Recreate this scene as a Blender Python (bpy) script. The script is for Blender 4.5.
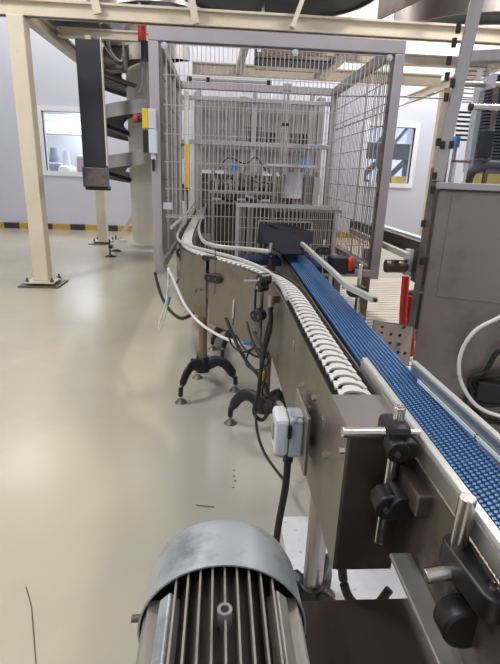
import bpy, math, random
from mathutils import Vector, Matrix, noise
from math import pi, sin, cos, tan, atan, radians, sqrt
random.seed(7)
for o in list(bpy.data.objects): bpy.data.objects.remove(o)
scn = bpy.context.scene
COL = scn.collection

# ------------------------------------------------------------------ camera
F = 480.0; CH = 1.5
PITCH = atan(157 / F); YAW = radians(4.1); ROLL = radians(2.15)
fw = Vector((sin(YAW) * cos(PITCH), cos(YAW) * cos(PITCH), -sin(PITCH)))
r0 = Vector((cos(YAW), -sin(YAW), 0)); u0 = r0.cross(fw)
CR = r0 * cos(ROLL) + u0 * sin(ROLL); CU = -r0 * sin(ROLL) + u0 * cos(ROLL)
CAMP = Vector((0, 0, CH))
cam = bpy.data.cameras.new('camera'); camo = bpy.data.objects.new('camera', cam); COL.objects.link(camo)
m3 = Matrix((CR, CU, -fw)).transposed()
camo.matrix_world = Matrix.Translation(CAMP) @ m3.to_4x4()
cam.sensor_fit = 'HORIZONTAL'; cam.sensor_width = 36.0; cam.lens = F / 500.0 * 36.0
cam.clip_start = 0.02; cam.clip_end = 100
scn.camera = camo

def _ray(x, y): return fw * F + CR * (x - 250) - CU * (y - 332)
def pz(x, y, z): d = _ray(x, y); return CAMP + d * ((z - CH) / d.z)
def py(x, y, Y): d = _ray(x, y); return CAMP + d * (Y / d.y)
def px(x, y, X): d = _ray(x, y); return CAMP + d * (X / d.x)

# ------------------------------------------------------------------ world, lights, exposure
w = bpy.data.worlds.new('world'); scn.world = w; w.use_nodes = True
w.node_tree.nodes['Background'].inputs[0].default_value = (0.80, 0.87, 1.0, 1)
w.node_tree.nodes['Background'].inputs[1].default_value = 0.9
scn.view_settings.view_transform = 'Standard'; scn.view_settings.look = 'None'
scn.view_settings.exposure = -0.32; scn.view_settings.gamma = 1.0; scn.view_settings.use_curve_mapping = False

def area(name, loc, sx, sy, power, col=(1, 0.98, 0.95)):
    l = bpy.data.lights.new(name, 'AREA'); l.shape = 'RECTANGLE'; l.size = sx; l.size_y = sy
    l.energy = power; l.color = col
    o = bpy.data.objects.new(name, l); COL.objects.link(o); o.location = loc
    return o
CEIL = 6.0
LAMPS = [(-4.4, 11.2, 100), (-1.1, 11.2, 110), (2.2, 11.2, 120), (5.4, 11.2, 260), (-3.6, 3.4, 310), (3.6, 4.2, 330), (-2.6, -0.6, 170), (2.4, -0.6, 110)]
for (x, y, p) in LAMPS:
    area('ceiling_lamp_light', (x, y, CEIL - 0.14), (2.6 if y > 9 else 0.5), 1.5, p)
area('next_room_light', (-3.6, 16.2, 4.2), 3, 2, 900, (0.9, 0.95, 1)); area('next_room_light', (4.8, 16.2, 4.2), 3, 2, 420, (0.9, 0.95, 1))

# ------------------------------------------------------------------ materials
def lin(c):
    return tuple(((v / 255.0) / 12.92 if v / 255.0 <= 0.04045 else ((v / 255.0 + 0.055) / 1.055) ** 2.4) for v in c[:3]) + (1,)
MATS = {}
def mat(name, rgb, rough=0.5, metal=0.0, var=0.12, scale=6.0, bump=0.0, spec=0.5, coat=0.0, stretch=None, dirt=None, dirt_scale=3.0, dirt_pos=(0.5, 0.62)):
    m = bpy.data.materials.new(name); m.use_nodes = True; MATS[name] = m
    nt = m.node_tree; N = nt.nodes; L = nt.links; b = N['Principled BSDF']
    base = lin(rgb)
    tc = N.new('ShaderNodeTexCoord'); mp = N.new('ShaderNodeMapping'); L.new(tc.outputs['Object'], mp.inputs[0])
    if stretch: mp.inputs['Scale'].default_value = stretch
    nz = N.new('ShaderNodeTexNoise'); nz.inputs['Scale'].default_value = scale; nz.inputs['Detail'].default_value = 5
    L.new(mp.outputs[0], nz.inputs['Vector'])
    cr = N.new('ShaderNodeValToRGB')
    cr.color_ramp.elements[0].position = 0.3; cr.color_ramp.elements[1].position = 0.7
    cr.color_ramp.elements[0].color = tuple(v * (1 - var) for v in base[:3]) + (1,)
    cr.color_ramp.elements[1].color = tuple(min(1, v * (1 + var)) for v in base[:3]) + (1,)
    L.new(nz.outputs['Fac'], cr.inputs[0]); out = cr.outputs[0]
    if dirt:
        n2 = N.new('ShaderNodeTexNoise'); n2.inputs['Scale'].default_value = dirt_scale; n2.inputs['Detail'].default_value = 8; n2.inputs['Roughness'].default_value = 0.65
        L.new(mp.outputs[0], n2.inputs['Vector'])
        r2 = N.new('ShaderNodeValToRGB'); r2.color_ramp.elements[0].position = dirt_pos[0]; r2.color_ramp.elements[1].position = dirt_pos[1]
        L.new(n2.outputs['Fac'], r2.inputs[0])
        mx = N.new('ShaderNodeMixRGB'); L.new(r2.outputs[0], mx.inputs[0]); L.new(out, mx.inputs[1]); mx.inputs[2].default_value = lin(dirt); out = mx.outputs[0]
    L.new(out, b.inputs['Base Color'])
    b.inputs['Roughness'].default_value = rough; b.inputs['Metallic'].default_value = metal
    b.inputs['Specular IOR Level'].default_value = spec; b.inputs['Coat Weight'].default_value = coat
    if bump:
        bp = N.new('ShaderNodeBump'); bp.inputs['Strength'].default_value = bump; bp.inputs['Distance'].default_value = 0.01
        L.new(nz.outputs['Fac'], bp.inputs['Height']); L.new(bp.outputs[0], b.inputs['Normal'])
    return m

mat('floor_epoxy', (176, 168, 148), 0.22, 0, 0.05, 0.5, 0, 0.5, 0, None, (164, 156, 142), 0.9, (0.48, 0.8))
def worn(m):          # grey worn band along the conveyor, light scuffs
    nt = m.node_tree; N = nt.nodes; L = nt.links; b = N['Principled BSDF']; src = b.inputs['Base Color'].links[0].from_socket
    tc = N.new('ShaderNodeTexCoord'); nz = N.new('ShaderNodeTexNoise'); nz.inputs['Scale'].default_value = 1.7; nz.inputs['Detail'].default_value = 6
    L.new(tc.outputs['Object'], nz.inputs['Vector']); s = N.new('ShaderNodeSeparateXYZ'); L.new(tc.outputs['Object'], s.inputs[0])
    a = N.new('ShaderNodeMath'); a.operation = 'ABSOLUTE'; o = N.new('ShaderNodeMath'); o.operation = 'SUBTRACT'; o.inputs[1].default_value = 0.35; L.new(s.outputs['X'], o.inputs[0]); L.new(o.outputs[0], a.inputs[0])
    q = N.new('ShaderNodeMath'); q.operation = 'MULTIPLY_ADD'; q.inputs[1].default_value = -1.2; q.inputs[2].default_value = 1.05; L.new(a.outputs[0], q.inputs[0])
    p = N.new('ShaderNodeMath'); p.operation = 'ADD'; L.new(q.outputs[0], p.inputs[0]); L.new(nz.outputs['Fac'], p.inputs[1])
    r = N.new('ShaderNodeValToRGB'); r.color_ramp.elements[0].position = 0.55; r.color_ramp.elements[1].position = 1.0; r.color_ramp.elements[1].color = (0.75, 0.75, 0.75, 1); L.new(p.outputs[0], r.inputs[0])
    mx = N.new('ShaderNodeMixRGB'); L.new(r.outputs[0], mx.inputs[0]); L.new(src, mx.inputs[1]); mx.inputs[2].default_value = lin((164, 162, 155)); L.new(mx.outputs[0], b.inputs['Base Color'])
worn(MATS['floor_epoxy'])
mat('floor_patch', (205, 205, 208), 0.5, 0, 0.05, 20, 0, 0.4, 0, None, (120, 118, 116), 45, (0.62, 0.7))
mat('wall_paint', (198, 200, 211), 0.55, 0, 0.02, 0.6)
mat('ceiling_paint', (222, 223, 226), 0.7, 0, 0.02, 0.6)
mat('white_frame', (225, 226, 228), 0.4, 0, 0.02, 3)
mat('cream', (206, 195, 174), 0.42, 0, 0.05, 3, 0, 0.5, 0, None, (186, 170, 142), 2.2, (0.56, 0.78))
mat('dark_frame', (56, 47, 43), 0.5, 0.4, 0.15, 6, 0.02, 0.5, 0, None, (78, 66, 58), 9, (0.55, 0.75))
mat('cream_pale', (226, 221, 209), 0.42, 0, 0.04, 3)
mat('stainless', (178, 170, 165), 0.33, 1, 0.06, 4, 0, 0.5, 0, (1, 1, 0.2), (150, 138, 128), 5, (0.5, 0.8))
mat('stainless_panel', (142, 133, 124), 0.36, 0.9, 0.07, 3, 0.02, 0.5, 0, None, (118, 104, 92), 4, (0.5, 0.75))
mat('stainless_dark', (122, 112, 103), 0.42, 0.85, 0.12, 5, 0.03, 0.5, 0, None, (70, 62, 56), 6, (0.5, 0.7))
mat('stainless_bright', (205, 200, 192), 0.22, 1, 0.04, 6)
mat('cage_steel', (178, 170, 172), 0.42, 0.75, 0.05, 4)
mat('wire', (196, 188, 184), 0.4, 0.7, 0.05, 8)
mat('wire_dark', (120, 112, 108), 0.45, 0.7, 0.05, 8)
mat('cabinet_steel', (138, 128, 124), 0.45, 0.75, 0.07, 2, 0, 0.5, 0, None, (104, 92, 86), 3, (0.5, 0.8))
mat('dark_brown', (80, 69, 61), 0.45, 0.6, 0.15, 6, 0.02, 0.5, 0, None, (96, 84, 74), 9, (0.55, 0.75))
mat('black_plastic', (21, 21, 23), 0.4, 0, 0.15, 12)
mat('black_rubber', (22, 22, 23), 0.6, 0, 0.15, 12)
mat('black_belt', (38, 38, 46), 0.55, 0, 0.10, 5)
mat('teal_belt', (22, 46, 56), 0.5, 0, 0.12, 5)
mat('chain_dark_blue', (26, 44, 84), 0.4, 0, 0.12, 20)
mat('chute_dark', (18, 20, 30), 0.75, 0.0, 0.1, 5, 0, 0.15)
mat('chain_white', (198, 196, 190), 0.38, 0, 0.04, 10)
mat('rail_white', (190, 190, 184), 0.3, 0.35, 0.05, 10)
mat('rail_alu', (168, 168, 164), 0.3, 0.8, 0.05, 10)
mat('belt_blue_base', (14, 28, 56), 0.5, 0, 0.15, 20)
mat('belt_blue', (72, 110, 156), 0.25, 0, 0.12, 25)
mat('blue_plastic', (60, 130, 190), 0.4, 0, 0.1, 8)
mat('blue_edge', (50, 100, 150), 0.4, 0, 0.1, 8)
mat('yellow_pale', (206, 190, 110), 0.5, 0, 0.05, 5)
mat('yellow', (224, 184, 40), 0.4, 0, 0.05, 5)
mat('red', (176, 40, 38), 0.4, 0, 0.05, 5)
mat('red_orange', (214, 62, 34), 0.4, 0, 0.05, 5)
mat('grey_plastic', (198, 200, 204), 0.45, 0, 0.06, 10)
mat('grey_box', (162, 166, 172), 0.45, 0, 0.10, 18, 0, 0.5, 0, None, (96, 96, 98), 30, (0.56, 0.66))
mat('pale_blue', (200, 212, 222), 0.4, 0, 0.05, 8)
mat('white_tube', (214, 214, 210), 0.4, 0, 0.03, 8)
mat('motor_cowl', (176, 181, 186), 0.36, 0.6, 0.10, 6, 0.02, 0.5, 0, None, (92, 98, 106), 7, (0.5, 0.72))
mat('motor_body', (78, 70, 64), 0.45, 0.5, 0.2, 10, 0.05, 0.5, 0, (1, 0.3, 1), (52, 44, 40), 9, (0.42, 0.6))
mat('motor_fin', (150, 144, 136), 0.42, 0.5, 0.2, 14, 0.05, 0.5, 0, (1, 0.4, 1), (98, 92, 86), 12, (0.5, 0.68))
mat('duckboard', (206, 196, 178), 0.5, 0, 0.06, 6)
mat('steel_base', (104, 98, 92), 0.45, 0.7, 0.15, 14)
mat('tan_tube', (136, 118, 100), 0.4, 0.6, 0.12, 6)
mat('bar_steel', (140, 142, 140), 0.45, 0.6, 0.12, 10)
mat('light_steel', (200, 202, 206), 0.4, 0.6, 0.04, 6)
mat('next_room_grey', (120, 124, 134), 0.6, 0, 0.15, 3)
mat('next_room_dark', (70, 72, 84), 0.6, 0, 0.15, 3)
mat('next_room_brown', (140, 116, 110), 0.6, 0, 0.15, 3)
def emis(name, rgb, s):
    m = bpy.data.materials.new(name); m.use_nodes = True; MATS[name] = m; b = m.node_tree.nodes['Principled BSDF']
    b.inputs['Base Color'].default_value = lin(rgb); b.inputs['Emission Color'].default_value = lin(rgb); b.inputs['Emission Strength'].default_value = s
emis('lamp_tube', (255, 250, 242), 3.0)
def glass_mat():
    m = bpy.data.materials.new('glass'); m.use_nodes = True; MATS['glass'] = m
    nt = m.node_tree; nt.nodes.remove(nt.nodes['Principled BSDF'])
    t = nt.nodes.new('ShaderNodeBsdfTransparent'); t.inputs[0].default_value = (0.93, 0.96, 1, 1)
    g = nt.nodes.new('ShaderNodeBsdfGlossy'); g.inputs['Roughness'].default_value = 0.03
    mx = nt.nodes.new('ShaderNodeMixShader'); mx.inputs[0].default_value = 0.10
    nt.links.new(t.outputs[0], mx.inputs[1]); nt.links.new(g.outputs[0], mx.inputs[2]); nt.links.new(mx.outputs[0], nt.nodes['Material Output'].inputs[0])
glass_mat()
def hazard_mat():
    m = mat('hazard', (182, 150, 70), 0.5, 0, 0.1, 3); nt = m.node_tree; N = nt.nodes; L = nt.links
    tc = N.new('ShaderNodeTexCoord'); s = N.new('ShaderNodeSeparateXYZ'); L.new(tc.outputs['Object'], s.inputs[0])
    a = N.new('ShaderNodeMath'); a.operation = 'MULTIPLY_ADD'; a.inputs[1].default_value = 1 / 0.82; a.inputs[2].default_value = 20.62; L.new(s.outputs['X'], a.inputs[0])
    f = N.new('ShaderNodeMath'); f.operation = 'FRACT'; L.new(a.outputs[0], f.inputs[0])
    g = N.new('ShaderNodeMath'); g.operation = 'LESS_THAN'; g.inputs[1].default_value = 0.46; L.new(f.outputs[0], g.inputs[0])
    lt = N.new('ShaderNodeMath'); lt.operation = 'LESS_THAN'; lt.inputs[1].default_value = 3.5; L.new(s.outputs['X'], lt.inputs[0])
    mu = N.new('ShaderNodeMath'); mu.operation = 'MULTIPLY'; L.new(g.outputs[0], mu.inputs[0]); L.new(lt.outputs[0], mu.inputs[1])
    mx = N.new('ShaderNodeMixRGB'); L.new(mu.outputs[0], mx.inputs[0])
    b = N['Principled BSDF']; src = b.inputs['Base Color'].links[0].from_socket
    L.new(src, mx.inputs[1]); mx.inputs[2].default_value = lin((50, 46, 50)); L.new(mx.outputs[0], b.inputs['Base Color'])
hazard_mat()

# ------------------------------------------------------------------ mesh helpers
def frame_of(d):
    d = Vector(d).normalized(); a = Vector((0, 0, 1)) if abs(d.z) < 0.95 else Vector((0, 1, 0))
    x = a.cross(d).normalized(); y = d.cross(x).normalized(); return x, y, d
class MB:
    def __init__(s): s.v = []; s.f = []
    def add(s, vs, fs):
        k = len(s.v); s.v += [Vector(v) for v in vs]; s.f += [tuple(i + k for i in f) for f in fs]; return s
    def box(s, a, b, M=None):
        (x0, y0, z0), (x1, y1, z1) = a, b
        vs = [Vector(p) for p in ((x0, y0, z0), (x1, y0, z0), (x1, y1, z0), (x0, y1, z0), (x0, y0, z1), (x1, y0, z1), (x1, y1, z1), (x0, y1, z1))]
        if M is not None: vs = [M @ v for v in vs]
        return s.add(vs, [(0, 3, 2, 1), (4, 5, 6, 7), (0, 1, 5, 4), (1, 2, 6, 5), (2, 3, 7, 6), (3, 0, 4, 7)])
    def cb(s, c, sz, M=None): return s.box([c[i] - sz[i] / 2 for i in range(3)], [c[i] + sz[i] / 2 for i in range(3)], M)
    def bar(s, p, q, w, h=None):           # rectangular bar; w = horizontal width, h = the other
        h = h or w; p = Vector(p); q = Vector(q); x, y, d = frame_of(q - p)
        vs = [c + x * (w / 2 * sx) + y * (h / 2 * sy) for c in (p, q) for sx, sy in ((-1, -1), (1, -1), (1, 1), (-1, 1))]
        return s.add(vs, [(3, 2, 1, 0), (4, 5, 6, 7), (0, 1, 5, 4), (1, 2, 6, 5), (2, 3, 7, 6), (3, 0, 4, 7)])
    def cyl(s, p, q, r, r2=None, n=14, cap=True):
        r2 = r if r2 is None else r2; p = Vector(p); q = Vector(q); x, y, d = frame_of(q - p)
        vs = []; 
        for c, rr in ((p, r), (q, r2)):
            for i in range(n): a = 2 * pi * i / n; vs.append(c + x * (cos(a) * rr) + y * (sin(a) * rr))
        fs = [(i, (i + 1) % n, n + (i + 1) % n, n + i) for i in range(n)]
        if cap: fs += [tuple(range(n - 1, -1, -1)), tuple(range(n, 2 * n))]
        return s.add(vs, fs)
    def tube(s, pts, r, n=8, flat=1.0):
        pts = [Vector(p) for p in pts]; vs = []; m = len(pts); rr = r if callable(r) else (lambda t: r)
        for i, p in enumerate(pts):
            d = (pts[min(i + 1, m - 1)] - pts[max(i - 1, 0)]); x, y, d = frame_of(d)
            for k in range(n):
                a = 2 * pi * (k + 0.5) / n; vs.append(p + x * (cos(a) * rr(i / (m - 1)) * flat) + y * (sin(a) * rr(i / (m - 1))))
        fs = [(i * n + k, i * n + (k + 1) % n, (i + 1) * n + (k + 1) % n, (i + 1) * n + k) for i in range(m - 1) for k in range(n)]
        fs += [tuple(range(n - 1, -1, -1)), tuple(range((m - 1) * n, m * n))]
        return s.add(vs, fs)
    def prism(s, poly, h, M=None):         # poly in XY, extruded 0..h in Z, then M
        n = len(poly); vs = [Vector((x, y, 0)) for x, y in poly] + [Vector((x, y, h)) for x, y in poly]
        if M is not None: vs = [M @ v for v in vs]
        return s.add(vs, [tuple(range(n - 1, -1, -1)), tuple(range(n, 2 * n))] + [(i, (i + 1) % n, n + (i + 1) % n, n + i) for i in range(n)])
    def wall(s, path, z0, z1, t):          # vertical plate of thickness t following a plan path
        n = len(path); L_ = []; R_ = []
        for i in range(n):
            a = Vector(path[max(i - 1, 0)][:2]); b = Vector(path[min(i + 1, n - 1)][:2]); d = (b - a).normalized(); nn = Vector((-d.y, d.x))
            p = Vector(path[i][:2]); L_.append(p + nn * t / 2); R_.append(p - nn * t / 2)
        zz0 = z0 if callable(z0) else (lambda i: z0); zz1 = z1 if callable(z1) else (lambda i: z1)
        vs = []
        for i in range(n):
            vs += [(L_[i].x, L_[i].y, zz0(i)), (R_[i].x, R_[i].y, zz0(i)), (R_[i].x, R_[i].y, zz1(i)), (L_[i].x, L_[i].y, zz1(i))]
        fs = [(0, 1, 2, 3), (4 * n - 1, 4 * n - 2, 4 * n - 3, 4 * n - 4)]
        for i in range(n - 1):
            a = 4 * i; b = a + 4
            fs += [(a, a + 3, b + 3, b), (a + 3, a + 2, b + 2, b + 3), (a + 2, a + 1, b + 1, b + 2), (a + 1, a, b, b + 1)]
        return s.add(vs, fs)
    def build(s, name, m, parent=None, smooth=False, bevel=0.0, label=None):
        off = Vector((0, 0, 0)); p = parent
        while p is not None: off += p.location; p = p.parent
        me = bpy.data.meshes.new(name); me.from_pydata([tuple(v - off) for v in s.v], [], s.f); me.materials.append(MATS[m])
        import bmesh
        bm = bmesh.new(); bm.from_mesh(me); bmesh.ops.recalc_face_normals(bm, faces=bm.faces); bm.to_mesh(me); bm.free()
        if smooth:
            for pgn in me.polygons: pgn.use_smooth = True
            try: me.set_sharp_from_angle(angle=radians(38))
            except Exception: pass
        o = bpy.data.objects.new(name, me); COL.objects.link(o)
        if parent is not None: o.parent = parent
        if bevel:
            b = o.modifiers.new('bevel', 'BEVEL'); b.width = bevel; b.segments = 2; b.limit_method = 'ANGLE'; b.angle_limit = radians(40)
        if label: o['label'] = label
        return o
def tag(o, label=None, cat=None, group=None, kind=None):
    if label: o['label'] = label
    if cat: o['category'] = cat
    if group: o['group'] = group
    if kind: o['kind'] = kind
    return o
def thing(name, loc, label, cat, group=None):
    o = bpy.data.objects.new(name, None); COL.objects.link(o); o.location = loc; o.empty_display_size = 0.05
    return tag(o, label, cat, group)
def struct(name, mb, m, **k): return tag(mb.build(name, m, **k), kind='structure')
def catmull(P, n=8):
    P = [Vector(p) for p in P]; out = []
    for i in range(len(P) - 1):
        p0 = P[max(i - 1, 0)]; p1 = P[i]; p2 = P[i + 1]; p3 = P[min(i + 2, len(P) - 1)]
        for k in range(n):
            t = k / n; out.append(0.5 * ((2 * p1) + (p2 - p0) * t + (2 * p0 - 5 * p1 + 4 * p2 - p3) * t * t + (3 * p1 - p0 - 3 * p2 + p3) * t ** 3))
    out.append(P[-1]); return out
def offset(path, d):                        # + = left of travel
    out = []
    for i, p in enumerate(path):
        a = path[max(i - 1, 0)]; b = path[min(i + 1, len(path) - 1)]; t = (b - a).normalized(); out.append(Vector((p.x - t.y * d, p.y + t.x * d, p.z)))
    return out
def arc_pts(c, r, a0, a1, n): return [(c[0] + r * cos(a0 + (a1 - a0) * i / n), c[1] + r * sin(a0 + (a1 - a0) * i / n)) for i in range(n + 1)]

# ================================================================== THE ROOM
XL, XR, YB, YF = -7.0, 7.0, 12.8, -3.0
struct('floor', MB().box((XL, YF, -0.1), (XR, YB + 0.2, 0)), 'floor_epoxy')
WB = MB()
W1 = (-4.27, -2.95, 1.42, 2.78); W2 = (3.70, 4.90, 1.43, 2.77)
WB.box((XL, YB, 0), (W1[0], YB + 0.2, CEIL)).box((W1[1], YB, 0), (W2[0], YB + 0.2, CEIL)).box((W2[1], YB, 0), (XR, YB + 0.2, CEIL))
for q in (W1, W2): WB.box((q[0], YB, 0), (q[1], YB + 0.2, q[2])).box((q[0], YB, q[3]), (q[1], YB + 0.2, CEIL))
struct('wall_back', WB, 'wall_paint')
struct('wall_left', MB().box((XL - 0.2, YF, 0), (XL, YB, CEIL)), 'wall_paint')
struct('wall_right', MB().box((XR, YF, 0), (XR + 0.2, YB, CEIL)), 'wall_paint')
struct('ceiling', MB().box((XL, YF, CEIL), (XR, YB, CEIL + 0.2)), 'ceiling_paint')
struct('baseboard_back', MB().box((XL, YB - 0.06, 0), (XR, YB, 0.14)), 'hazard')
# panel joints of the far wall
tr = MB()
for x in (-5.6, 1.2, 3.0): tr.box((x, YB - 0.012, 0.17), (x + 0.04, YB, CEIL))
struct('trim_1', tr, 'white_frame')
for i, q in enumerate((W1, W2)):
    r = bpy.data.objects.new('window_%d' % (i + 1), None); COL.objects.link(r); r.location = (q[0], YB, q[2]); r['kind'] = 'structure'
    f = MB(); t = 0.11
    for a, b in (((q[0] - t, YB - 0.03, q[2] - t), (q[0], YB + 0.1, q[3] + t)), ((q[1], YB - 0.03, q[2] - t), (q[1] + t, YB + 0.1, q[3] + t)),
                 ((q[0], YB - 0.03, q[3]), (q[1], YB + 0.1, q[3] + t)), ((q[0], YB - 0.03, q[2] - t), (q[1], YB + 0.1, q[2]))): f.box(a, b)
    f.build('window_frame', 'white_frame', r)
    MB().box((q[0], YB + 0.08, q[2]), (q[1], YB + 0.09, q[3])).build('window_pane', 'glass', r)
# the room beyond the windows
struct('floor_beyond', MB().box((XL, YB + 0.2, -0.1), (XR, 19, 0)), 'floor_epoxy')
struct('wall_beyond', MB().box((XL, 19, 0), (XR, 19.2, 4.8)), 'ceiling_paint')
struct('ceiling_beyond', MB().box((XL, YB + 0.2, 4.8), (XR, 19, 5.0)), 'ceiling_paint')
def wrapped(loc, w_, h_, label, m):
    t = thing('wrapped_machine', loc, label, 'machine', None); x, y, z = loc
    n = 14; b = MB(); b.prism([(x - w_ / 2, y), (x + w_ / 2, y), (x + w_ / 2, y + 0.8), (x - w_ / 2, y + 0.8)], h_ * 0.8)
    b.build('housing', m, t, bevel=0.08)
    c = MB(); c.cyl((x, y + 0.4, h_ * 0.8), (x, y + 0.4, h_), w_ * 0.35, w_ * 0.22, 18); c.build('hood', m, t, True)
wrapped((-3.95, 15.4, 0), 0.62, 2.35, 'brown rounded machine seen through the left window', 'next_room_brown')
wrapped((-4.85, 15.0, 0), 0.55, 2.05, 'grey machine at the left edge of the left window', 'next_room_grey')
wrapped((-4.35, 14.4, 0), 0.32, 1.95, 'pale slim machine in the middle of the left window', 'grey_plastic')
wrapped((-3.1, 15.4, 0), 0.6, 2.2, 'grey machine at the right edge of the left window', 'next_room_grey')
b = MB(); b.box((-6, 17.2, 2.55), (-2.4, 17.9, 2.9)).box((-6, 17.4, 0), (-5.9, 17.5, 2.55)).box((-2.5, 17.4, 0), (-2.4, 17.5, 2.55)).box((-6, 17.2, 3.2), (-4.6, 17.9, 3.5))
tag(b.build('overhead_duct', 'grey_plastic'), 'pale grey duct crossing behind the left window', 'duct')
t = thing('steel_lattice', (4.9, 15.2, 0), 'dark grey steel lattice behind the right window', 'frame')
b = MB()
b.box((3.8, 15.2, 2.1), (6.9, 15.4, 2.55))
for x in (4.1, 4.9, 5.7, 6.5): b.bar((x, 15.3, 0), (x, 15.3, 2.1), 0.14)
for x in (4.1, 4.9, 5.7):
    b.bar((x, 15.3, 1.3), (x + 0.8, 15.3, 2.1), 0.14); b.bar((x + 0.8, 15.3, 1.2), (x, 15.3, 1.75), 0.1)
b.build('lattice', 'next_room_dark', t)
b = MB(); b.bar((4.7, 15.3, 2.5), (5.3, 15.3, 3.3), 0.1).bar((5.2, 15.3, 2.5), (5.8, 15.3, 3.3), 0.1); b.build('brace', 'next_room_grey', t)
tag(MB().box((5.2, 14.6, 0), (5.9, 15.0, 1.62)).build('yellow_crate', 'yellow', bevel=0.02), 'yellow crate low behind the right window', 'crate')

LW = ['leftmost ceiling lamp panel near the far wall', 'ceiling lamp panel near the far wall behind the spiral column', 'ceiling lamp panel near the far wall behind the cage', 'rightmost ceiling lamp panel near the far wall',
      'ceiling lamp above the left floor', 'ceiling lamp above the cabinet', 'ceiling lamp behind the viewer on the left', 'ceiling lamp behind the viewer on the right']
for (x, y, p), lb in zip(LAMPS, LW):
    hw = 1.4 if y > 9 else 0.28
    t = thing('ceiling_lamp', (x, y, CEIL), 'white ' + lb, 'ceiling lamp', 'ceiling lamps')
    MB().box((x - hw, y - 0.8, CEIL - 0.12), (x + hw, y + 0.8, CEIL)).build('housing', 'white_frame', t)
    for q in (-0.6, 0.6): MB().box((x + q * hw - 0.04, y - 0.72, CEIL - 0.135), (x + q * hw + 0.04, y + 0.72, CEIL - 0.12)).build('tube_light', 'lamp_tube', t)

# ================================================================== MEZZANINE FRAME (cream steel)
def base_bolts(root, x, y, w_, m='cream'):
    MB().box((x - w_, y - w_ * 0.9, 0), (x + w_, y + w_ * 0.9, 0.02)).build('floor_plate', 'steel_base', root, bevel=0.004)
    MB().box((x - w_ * 0.72, y - w_ * 0.66, 0.045), (x + w_ * 0.72, y + w_ * 0.66, 0.065)).build('base_plate', m, root)
    for sx in (-1, 1):
        for sy in (-1, 1):
            b = MB(); b.cyl((x + sx * w_ * 0.62, y + sy * w_ * 0.56, 0.02), (x + sx * w_ * 0.62, y + sy * w_ * 0.56, 0.12), 0.012, n=8)
            b.cyl((x + sx * w_ * 0.62, y + sy * w_ * 0.56, 0.065), (x + sx * w_ * 0.62, y + sy * w_ * 0.56, 0.09), 0.024, n=6); b.build('anchor_bolt', 'steel_base', root)
def post(name, x, y, w_, h_, label):
    t = thing(name, (x, y, 0), label, 'post', 'cream steel posts')
    MB().box((x - w_ / 2, y - w_ / 2, 0.065), (x + w_ / 2, y + w_ / 2, h_)).build('shaft', 'cream', t, bevel=0.012)
    base_bolts(t, x, y, w_ * 1.35)
    return t
post('steel_post', -2.34, 6.5, 0.19, 3.13, 'square cream steel post standing nearest on the left, in front of the left window')
post('steel_post', -2.45, 10.5, 0.19, 3.13, 'cream steel post standing behind the hanging black belt')
post('steel_post', 4.14, 9.6, 0.15, 3.13, 'cream steel post between the right window and the grey cabinet')
def beam(p, q, w_, h_, label, m='cream', flange=0.012):
    p = Vector(p); q = Vector(q); d = (q - p).normalized(); s = Vector((-d.y, d.x, 0)); b = MB()
    b.bar(p, q, w_ * 0.3, h_)
    for sg in (-1, 1): b.bar(p + Vector((0, 0, sg * (h_ / 2 - flange))), q + Vector((0, 0, sg * (h_ / 2 - flange))), w_, flange * 2)
    return tag(b.build('steel_beam', m), label, 'beam', 'cream overhead steel beams')
beam((-3.6, 6.5, 3.215), (4.6, 6.5, 3.215), 0.14, 0.17, 'long cream beam crossing just above the wire cage front')
beam((-2.30, 6.6, 3.21), (-2.30, 11.4, 3.21), 0.13, 0.16, 'cream beam running back from the nearest left post')
beam((-2.22, 7.62, 3.25), (-0.9, 7.62, 3.25), 0.1, 0.12, 'short cream beam carrying the hanging black belt')
beam((-0.50, 9.3, 3.21), (3.9, 9.3, 3.21), 0.14, 0.18, 'cream beam seen through the cage top, behind the spiral')
beam((1.75, 6.6, 3.21), (1.75, 9.2, 3.21), 0.13, 0.16, 'cream beam running back above the cage right side')
beam((4.14, 6.6, 3.21), (4.14, 11.4, 3.21), 0.13, 0.16, 'cream beam running back left of the cabinet post')
beam((1.85, 7.9, 3.21), (4.05, 7.9, 3.21), 0.12, 0.14, 'short cream cross beam right of the cage')
beam((0.55, 7.62, 3.2), (1.65, 7.62, 3.2), 0.12, 0.13, 'nearer of two cream cross beams between dark belts over the cage right half')
beam((0.55, 8.75, 3.2), (1.65, 8.75, 3.2), 0.12, 0.13, 'farther of two cream cross beams between dark belts over the cage right half')
for yb, lb in ((7.1, 'nearer dark overhead belt seen through the cage top right'), (8.2, 'farther dark overhead belt seen through the cage top right')):
    t = thing('overhead_belt', (1.1, yb, 3.3), lb, 'conveyor')
    MB().box((0.5, yb - 0.24, 3.13), (1.66, yb + 0.24, 3.22)).build('belt', 'teal_belt', t)
    for q in (-0.26, 0.245): MB().box((0.5, yb + q, 3.15), (1.66, yb + q + 0.015, 3.2)).build('side_guard', 'stainless', t)
    MB().box((0.5, yb - 0.02, 3.22), (0.54, yb + 0.02, CEIL - 0.01)).build('hanger', 'stainless', t)
b = MB(); b.bar((0.36, 7.0, 3.3), (0.30, 9.2, 3.2), 0.1, 0.12); tag(b.build('steel_beam', 'cream'), 'cream beam running back through the cage top view, left of the dark belts', 'beam', 'cream overhead steel beams')
b = MB(); b.bar(py(93, -6, 6.4), py(98, 14, 6.4), 0.09, 0.05); tag(b.build('diagonal_brace', 'cream'), 'short cream brace rising above the beam, over the hanging belt', 'brace')
b = MB(); b.bar(py(303, -2, 6.35), py(292, 28, 6.35), 0.1, 0.05); tag(b.build('diagonal_brace', 'cream'), 'short cream brace rising above the beam, over the cage middle', 'brace')
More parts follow.
